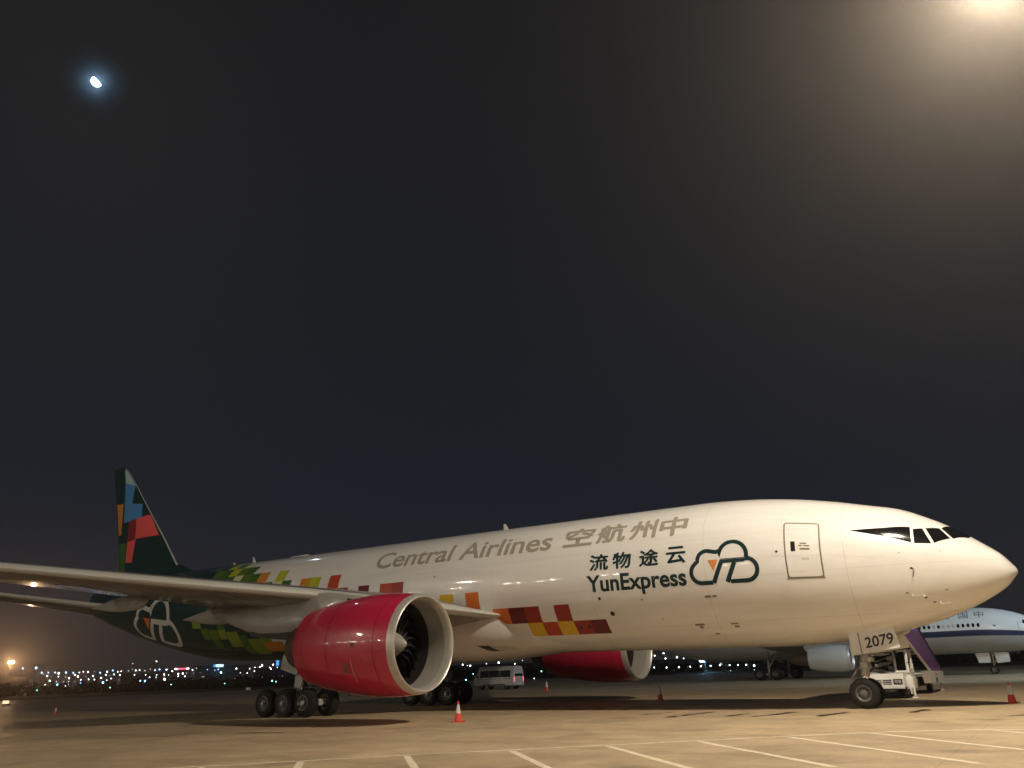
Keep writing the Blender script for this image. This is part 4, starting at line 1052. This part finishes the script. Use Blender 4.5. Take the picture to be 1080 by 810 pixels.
# the sunlit, gibbous part of the moon: a sphere cut by the terminator
bmn = bmesh.new(); bmesh.ops.create_uvsphere(bmn, u_segments=40, v_segments=24, radius=rm)
dirm = Vector(MOON.tolist()); tdir = (Vector(_r2.tolist())*(-.62)+Vector(_u2.tolist())*(.0-.78)*-1*-.55).normalized()
bmesh.ops.bisect_plane(bmn, geom=list(bmn.verts)+list(bmn.edges)+list(bmn.faces), plane_co=tdir*rm*-.12, plane_no=-tdir, clear_outer=True)
for v in bmn.verts: v.co.z = v.co.z
me = bpy.data.meshes.new('moon'); bmn.to_mesh(me); bmn.free(); me.materials.append(mm)
mob = bpy.data.objects.new('moon', me); COL.objects.link(mob); mob.location = CAM+MOON*Dm
tag(mob, 'bright half moon high in the dark sky at the upper left', 'moon')

cl = bpy.data.materials.new('moon_halo_volume'); cl.use_nodes = True; ct = cl.node_tree; ct.nodes.clear()  # scattering ball added round the moon to give it a bluish halo
co_ = ct.nodes.new('ShaderNodeOutputMaterial'); cv = ct.nodes.new('ShaderNodeVolumePrincipled'); cv.inputs['Color'].default_value = (.42, .70, 1.0, 1)
cv.inputs['Density'].default_value = .0017; cv.inputs['Anisotropy'].default_value = .35; ct.links.new(cv.outputs[0], co_.inputs['Volume'])
ctc = ct.nodes.new('ShaderNodeTexCoord'); cln = ct.nodes.new('ShaderNodeVectorMath'); cln.operation = 'LENGTH'; ct.links.new(ctc.outputs['Object'], cln.inputs[0])
cmr = ct.nodes.new('ShaderNodeMapRange'); cmr.interpolation_type = 'SMOOTHERSTEP'; cmr.inputs[1].default_value = 0; cmr.inputs[2].default_value = 130; cmr.inputs[3].default_value = .0042; cmr.inputs[4].default_value = 0
ct.links.new(cln.outputs['Value'], cmr.inputs[0]); ct.links.new(cmr.outputs[0], cv.inputs['Density'])
bmn = bmesh.new(); bmesh.ops.create_icosphere(bmn, subdivisions=4, radius=135.0); me = bpy.data.meshes.new('moon_halo_volume'); bmn.to_mesh(me); bmn.free(); me.materials.append(cl)
cob = bpy.data.objects.new('moon_halo_volume', me); COL.objects.link(cob); cob.location = CAM+MOON*Dm; tag(cob, 'added bluish volume that makes the halo around the moon', 'cloud', kind='stuff')

# ------------------------------------------------------------------ far lamps, signs, buildings, trees
def lampmat(nm, c, s): return mat(nm, c, .4, emit=c, estr=s)
LC = {'w': lampmat('far_lamp_white', (1.0, .95, .86), 14), 'c': lampmat('far_lamp_cool', (.72, .92, 1.0), 14), 'b': lampmat('far_lamp_blue', (.16, .42, 1.0), 14),
      'g': lampmat('far_lamp_green', (.30, .85, .75), 4), 'o': lampmat('far_lamp_orange', (1.0, .62, .30), 9), 'd': lampmat('far_lamp_dim', (.75, .85, .85), 2.2)}
POLE = mat('lamp_post_dark', (.03, .03, .03), .6)
LAB = {'w': 'tiny white street lamp in the far rows of city lights', 'c': 'tiny pale blue street lamp in the far rows of city lights', 'b': 'blue airfield lamp glowing among the far city lights',
       'g': 'greenish lamp on a short post in front of the far trees', 'o': 'small orange lamp low at the far left', 'd': 'very faint far street lamp among the city lights'}
GRP = {'w': 'white far street lamps', 'c': 'pale blue far street lamps', 'b': 'blue far airfield lamps', 'g': 'greenish lamps before the trees', 'o': 'orange far lamps', 'd': 'faint far street lamps'}
lamp_mesh = {}
def far_lamp(u, v, D, kind, px):
    d = ray(u, v); h = math.hypot(d[0], d[1]); k = D/h
    p = CAM+d*k
    if p[2] < .5: k = (0.5-CAM[2])/d[2] if d[2] < 0 else k; p = CAM+d*k
    r = px/FPX*k/2
    key = (kind, round(p[2], 0), round(r, 1))
    if key not in lamp_mesh:
        q = MB(); Z = p[2]
        q.tube((0, 0, 0), (0, 0, Z), min(.12, r*.3), POLE, n=6)
        q.lathe([(-r, 0), (-r*.7, r*.72), (0, r), (r*.7, r*.72), (r, 0)], (0, 0, Z), (0, 0, 1), LC[kind], n=10)
        lamp_mesh[key] = q.build('far_street_lamp', None, smooth=60)
        o = lamp_mesh[key]
    else:
        o = lamp_mesh[key].copy(); COL.objects.link(o)
    o.location = (p[0], p[1], 0)
    tag(o, LAB[kind], 'street lamp', GRP[kind])
    return o
hy = lambda u: 727.2-.03504*u
rl = random.Random(11)
L_ = []
# seen one by one
for u, v, k, s in ((24, 705, 'b', 2.2), (38, 704.5, 'b', 3.2), (21, 723, 'b', 3.0), (60.5, 722, 'b', 2.6), (72.5, 721.6, 'b', 2.6), (85, 721, 'b', 2.6), (108.5, 720, 'b', 3.0), (142, 719, 'c', 3.2), (148, 718, 'b', 2.0), (152.5, 718.6, 'b', 2.6), (157, 717, 'c', 2.4), (163.5, 717.8, 'c', 2.6), (170.5, 716.6, 'c', 2.2), (173.5, 717.8, 'c', 3.0), (183, 717.6, 'c', 2.6), (193.5, 717.3, 'c', 2.4),
    (203, 716.8, 'w', 2.2), (212.5, 716.6, 'w', 2.4), (221.5, 716, 'w', 2.2), (230.5, 715.7, 'w', 2.2), (248, 715.2, 'w', 2.0), (223, 710.3, 'c', 3.0), (216.5, 707.5, 'c', 2.6), (233, 709.3, 'c', 2.6), (251, 707.5, 'c', 2.8), (255.5, 705.5, 'c', 3.0), (248, 702.5, 'w', 2.2), (259, 709, 'c', 2.2), (276.5, 702, 'w', 2.6), (288, 702, 'w', 2.4), (300, 701.7, 'w', 2.8), (282, 709, 'w', 2.8),
    (7.5, 723.8, 'w', 2.0), (34.6, 722.6, 'w', 2.0), (47.5, 722, 'w', 2.0), (69, 723.5, 'd', 2), (165, 697.5, 'w', 1.6), (140, 700, 'd', 2), (208, 704, 'w', 2.2),
    (39, 728, 'g', 2.2), (116, 726, 'g', 2.4), (180.5, 722, 'g', 2.2), (237, 720.5, 'g', 2.2), (287, 718, 'g', 3.2), (291, 720, 'g', 2.0),
    (488, 701, 'c', 2.4), (493, 702, 'd', 2.2), (496, 702, 'c', 2.6), (505, 703.3, 'w', 2.2), (509.5, 697.5, 'c', 2.0), (513, 700, 'd', 2.6), (526, 699.5, 'c', 3.4), (529.5, 697, 'w', 2.2), (543, 700, 'w', 2.0), (556.5, 699.5, 'c', 2.6), (565.5, 699.3, 'w', 2.0), (551, 696.5, 'd', 1.8), (499, 708.5, 'g', 2.2), (548.5, 708, 'g', 2.6), (571, 707.5, 'g', 2.8), (563.5, 715.6, 'w', 1.6), (491.5, 717, 'b', 2.6), (482, 697.5, 'd', 1.6), (537.5, 703, 'd', 1.6),
    (685, 694.5, 'c', 2.4), (690.5, 691.5, 'w', 2.0), (700, 689.5, 'c', 3.2), (702, 694.5, 'c', 2.6), (710, 695.5, 'c', 2.4), (714, 693.5, 'c', 3.2), (721, 694.5, 'w', 1.8), (729.5, 694.5, 'c', 2.0), (690, 704, 'w', 1.9), (703, 704, 'w', 2.1), (716, 703.6, 'w', 1.9), (728, 703, 'w', 2.0), (739.5, 702.8, 'w', 1.9), (749.5, 702.4, 'w', 2.0), (759.5, 702, 'w', 2.0), (769.5, 701.8, 'w', 2.2), (778.5, 701.7, 'w', 2.2), (787, 701.3, 'w', 2.0), (795.5, 702, 'c', 3.0), (770.5, 707.5, 'd', 1.8), (795.5, 706.5, 'd', 1.6)):
    L_.append((u, v, 0, k, s))
# rows of street lamps behind
u = 44.0
while u < 300:
    L_.append((u, 709.6-(u-44)*.021+rl.uniform(-.9, .9), 0, rl.choice('wwccbd'), rl.uniform(1.2, 2.2))); u += rl.uniform(3.5, 8)
u = 46.0
while u < 300:
    L_.append((u, 714.0-(u-44)*.024+rl.uniform(-1.3, 1.3), 0, rl.choice('wcccdd'), rl.uniform(1.0, 1.9))); u += rl.uniform(3.5, 8)
u = 52.0
while u < 200:
    L_.append((u, 719.2-(u-44)*.03+rl.uniform(-1, 1), 0, rl.choice('wbddcc'), rl.uniform(1.0, 1.7))); u += rl.uniform(4, 9)
for (u, v, D, k, s) in L_:
    dv = hy(u)-v
    D = 380+rl.uniform(-60, 170)
    if k == 'g': D = 225
    if k == 'b' and v > 712: D = 255+rl.uniform(-15, 15)
    if dv < 2.5 and k != 'g': D = 190+rl.uniform(-10, 12)
    far_lamp(u, v, D, k, s*.44)

def at(u, v, D):
    d = ray(u, v); return CAM+d*(D/math.hypot(d[0], d[1]))
def bearing_box(name, label, cat, u0, u1, v0, v1, D, depth, material, group=None, kind=None):
    a, b, c = at(u0, v0, D), at(u1, v0, D), at(u0, v1, D)
    w_ = math.hypot(b[0]-a[0], b[1]-a[1]); rz = math.atan2(b[1]-a[1], b[0]-a[0])
    zt = a[2]; zb = max(0.0, c[2]); cx, cy = (a[0]+b[0])/2, (a[1]+b[1])/2
    t = thing(name, label, cat, (cx, cy, 0), rz, group)
    return t, w_, zb, zt
BLD = mat('far_building_wall', (.12, .12, .13), .8, noise=.3, nscale=.1)
WLIT = mat('lit_window', (.8, .85, .8), .4, emit=(.8, .92, 1), estr=.6)
for i, (u0, u1, v0, lb) in enumerate(((-30, 31, 717.0, 'low pale hangar in the glow at the far left'), (128, 172, 711.5, 'dark low terminal block under the row of blue lamps'), (176, 201, 708, 'dark building under the red sign'), (206, 262, 703.5, 'wide dark building under the bright blue sign'), (268, 330, 706, 'dark far building left of the red engine'), (470, 600, 703, 'long dark building behind the minibus'), (676, 800, 697.5, 'long dark pier with a bright blue strip, seen under the belly'))):
    D = 430
    t, w_, zb, zt = bearing_box('far_building', lb, 'building', u0, u1, v0, 730, D, 18, BLD)
    q = MB(); q.box((0, 9, zt/2), (w_, 18, zt), BLD); q.build('wall', t)
    q = MB(); q.box((0, 9, zt+.25), (w_+1.2, 19, .5), BLD); q.build('roof', t)
    rr = random.Random(i)
    for k in range(int(w_/9)):
        if rr.random() < .45:
            q = MB(); x = -w_/2+4+k*9; q.box((x, -.06, zt*.45), (1.4, .1, 1.0), WLIT); q.build('window', t)
def sign(u0, u1, v0, v1, D, label, colors):
    t, w_, zb, zt = bearing_box('lit_sign', label, 'sign', u0, u1, v0, v1, D, 1, BLD)
    q = MB()
    h = zt-zb; n = len(colors)
    for i, m_ in enumerate(colors): q.box((-w_/2+w_*(i+.5)/n, 0, zb+h/2), (w_/n*.94, .5, h), m_)
    q.build('sign_panel', t)
    q = MB(); q.tube((-w_*.3, .3, 0), (-w_*.3, .3, zb), .2, POLE); q.tube((w_*.3, .3, 0), (w_*.3, .3, zb), .2, POLE); q.build('sign_post', t)
RS = lampmat('red_sign_glow', (1, .10, .22), 2.4); BS = lampmat('blue_sign_glow', (.25, .72, 1.0), 6); WS_ = lampmat('white_sign_glow', (1, .85, .85), 5); DS = lampmat('deep_blue_sign_glow', (.05, .25, .9), 2.5)
sign(184, 199.5, 704.8, 706.2, 425, 'thin red and white lit sign over a far building', [WS_, RS, RS, RS, WS_])
sign(225.5, 235.5, 701, 703.4, 425, 'bright pale blue lit sign over the wide dark building', [DS, BS, BS, BS])
sign(291.5, 294.5, 696, 702, 425, 'small upright blue lit sign just left of the red engine', [DS])
sign(747, 783, 694.6, 696.0, 420, 'long blue white strip light along the pier under the belly', [BS, DS, BS, BS, BS, DS])
# lamp with a wide warm glow at the far left, and the bright blue white lamp under the belly
p = at(12, 698.5, 330)
flood_mast('floodlight_mast', 'distant floodlight with a warm orange glow at the far left edge', (p[0]-.8, p[1]), (p[0], p[1], p[2]), 3, 2.4, 32000, (1.0, .60, .30), lampmat('far_flood_glass', (1, .74, .42), 60), (p[0]+40, p[1]-60, 0), r=.12, polem=mat('dark_mast', (.02, .02, .02), .7))
p = at(741, 695.3, 210)
t = flood_mast('floodlight_mast', 'dazzling blue white lamp seen under the belly of the jet', (p[0]+.5, p[1]), (p[0], p[1], p[2]), 2, 1.0, 16000, (.25, .62, 1.0), lampmat('blue_flood_glass', (.45, .8, 1), 60), (p[0]+10, p[1]-60, 0), r=.1)
q = MB(); q.lathe([(-.75, 0), (-.55, .55), (0, .75), (.55, .55), (.75, 0)], (-.5, -.6, p[2]), (0, 0, 1), lampmat('blue_flood_globe', (.45, .82, 1.0), 12), n=14); q.build('lamp_globe', t, smooth=60)
# small objects at the apron edge
t = thing('marker_light_box', 'small orange lit box on the ground at the far left edge', 'marker light', tuple(at(6.5, 738.6, 118)[:2])+(0,))
q = MB(); q.box((0, 0, .3), (.7, .4, .35), lampmat('orange_box_glow', (1, .62, .36), 1.6)); q.build('lamp_face', t); q = MB(); q.box((0, .1, .08), (1.0, .5, .12), DKM); q.build('base', t)
t = thing('notice_board', 'small white board on the dark grass, left of the wheels', 'sign', tuple(at(262, 724.5, 120)[:2])+(0,), math.radians(35))
q = MB(); q.box((0, 0, .75), (.62, .06, .35), PALE, bev=.01); q.build('board', t); q = MB(); q.tube((0, .05, 0), (0, .05, .6), .03, POLE); q.build('post', t)

# far belt of trees behind the field
LEAF = mat('far_tree_leaves', (.018, .026, .014), .9, noise=.4, nscale=.4)
rt = random.Random(3); V, F_ = [], []
for i in range(900):
    u = rt.uniform(-60, 1130)
    D = 250+rt.uniform(0, 18); c = at(u, 700, D); H = (1.6+1.6*rt.random()**1.5)*(1.15 if u < 600 else .9)
    for k in range(26):
        a = rt.uniform(0, 2*PI); r = rt.uniform(0, 1.6); z = rt.uniform(0, H)*(1-.3*(r/1.6)**2); x, y = c[0]+r*math.cos(a), c[1]+r*math.sin(a)
        s = rt.uniform(.25, .55); n1 = Vector((rt.gauss(0, 1), rt.gauss(0, 1), rt.gauss(0, 1))).normalized(); n2_ = n1.orthogonal().normalized(); n3 = n1.cross(n2_)
        o0 = len(V)
        for aa, bb in ((-1, -.6), (1, -.6), (.7, .8), (-.7, .8)):
            w_ = n2_*aa*s+n3*bb*s; V.append((x+w_.x, y+w_.y, max(0, z+w_.z)))
        F_.append((o0, o0+1, o0+2, o0+3))
me = bpy.data.meshes.new('tree_belt'); me.from_pydata(V, [], F_); me.materials.append(LEAF)
o = bpy.data.objects.new('tree_belt', me); COL.objects.link(o)
tag(o, 'low dark belt of trees along the far edge of the airfield', 'trees', kind='stuff')
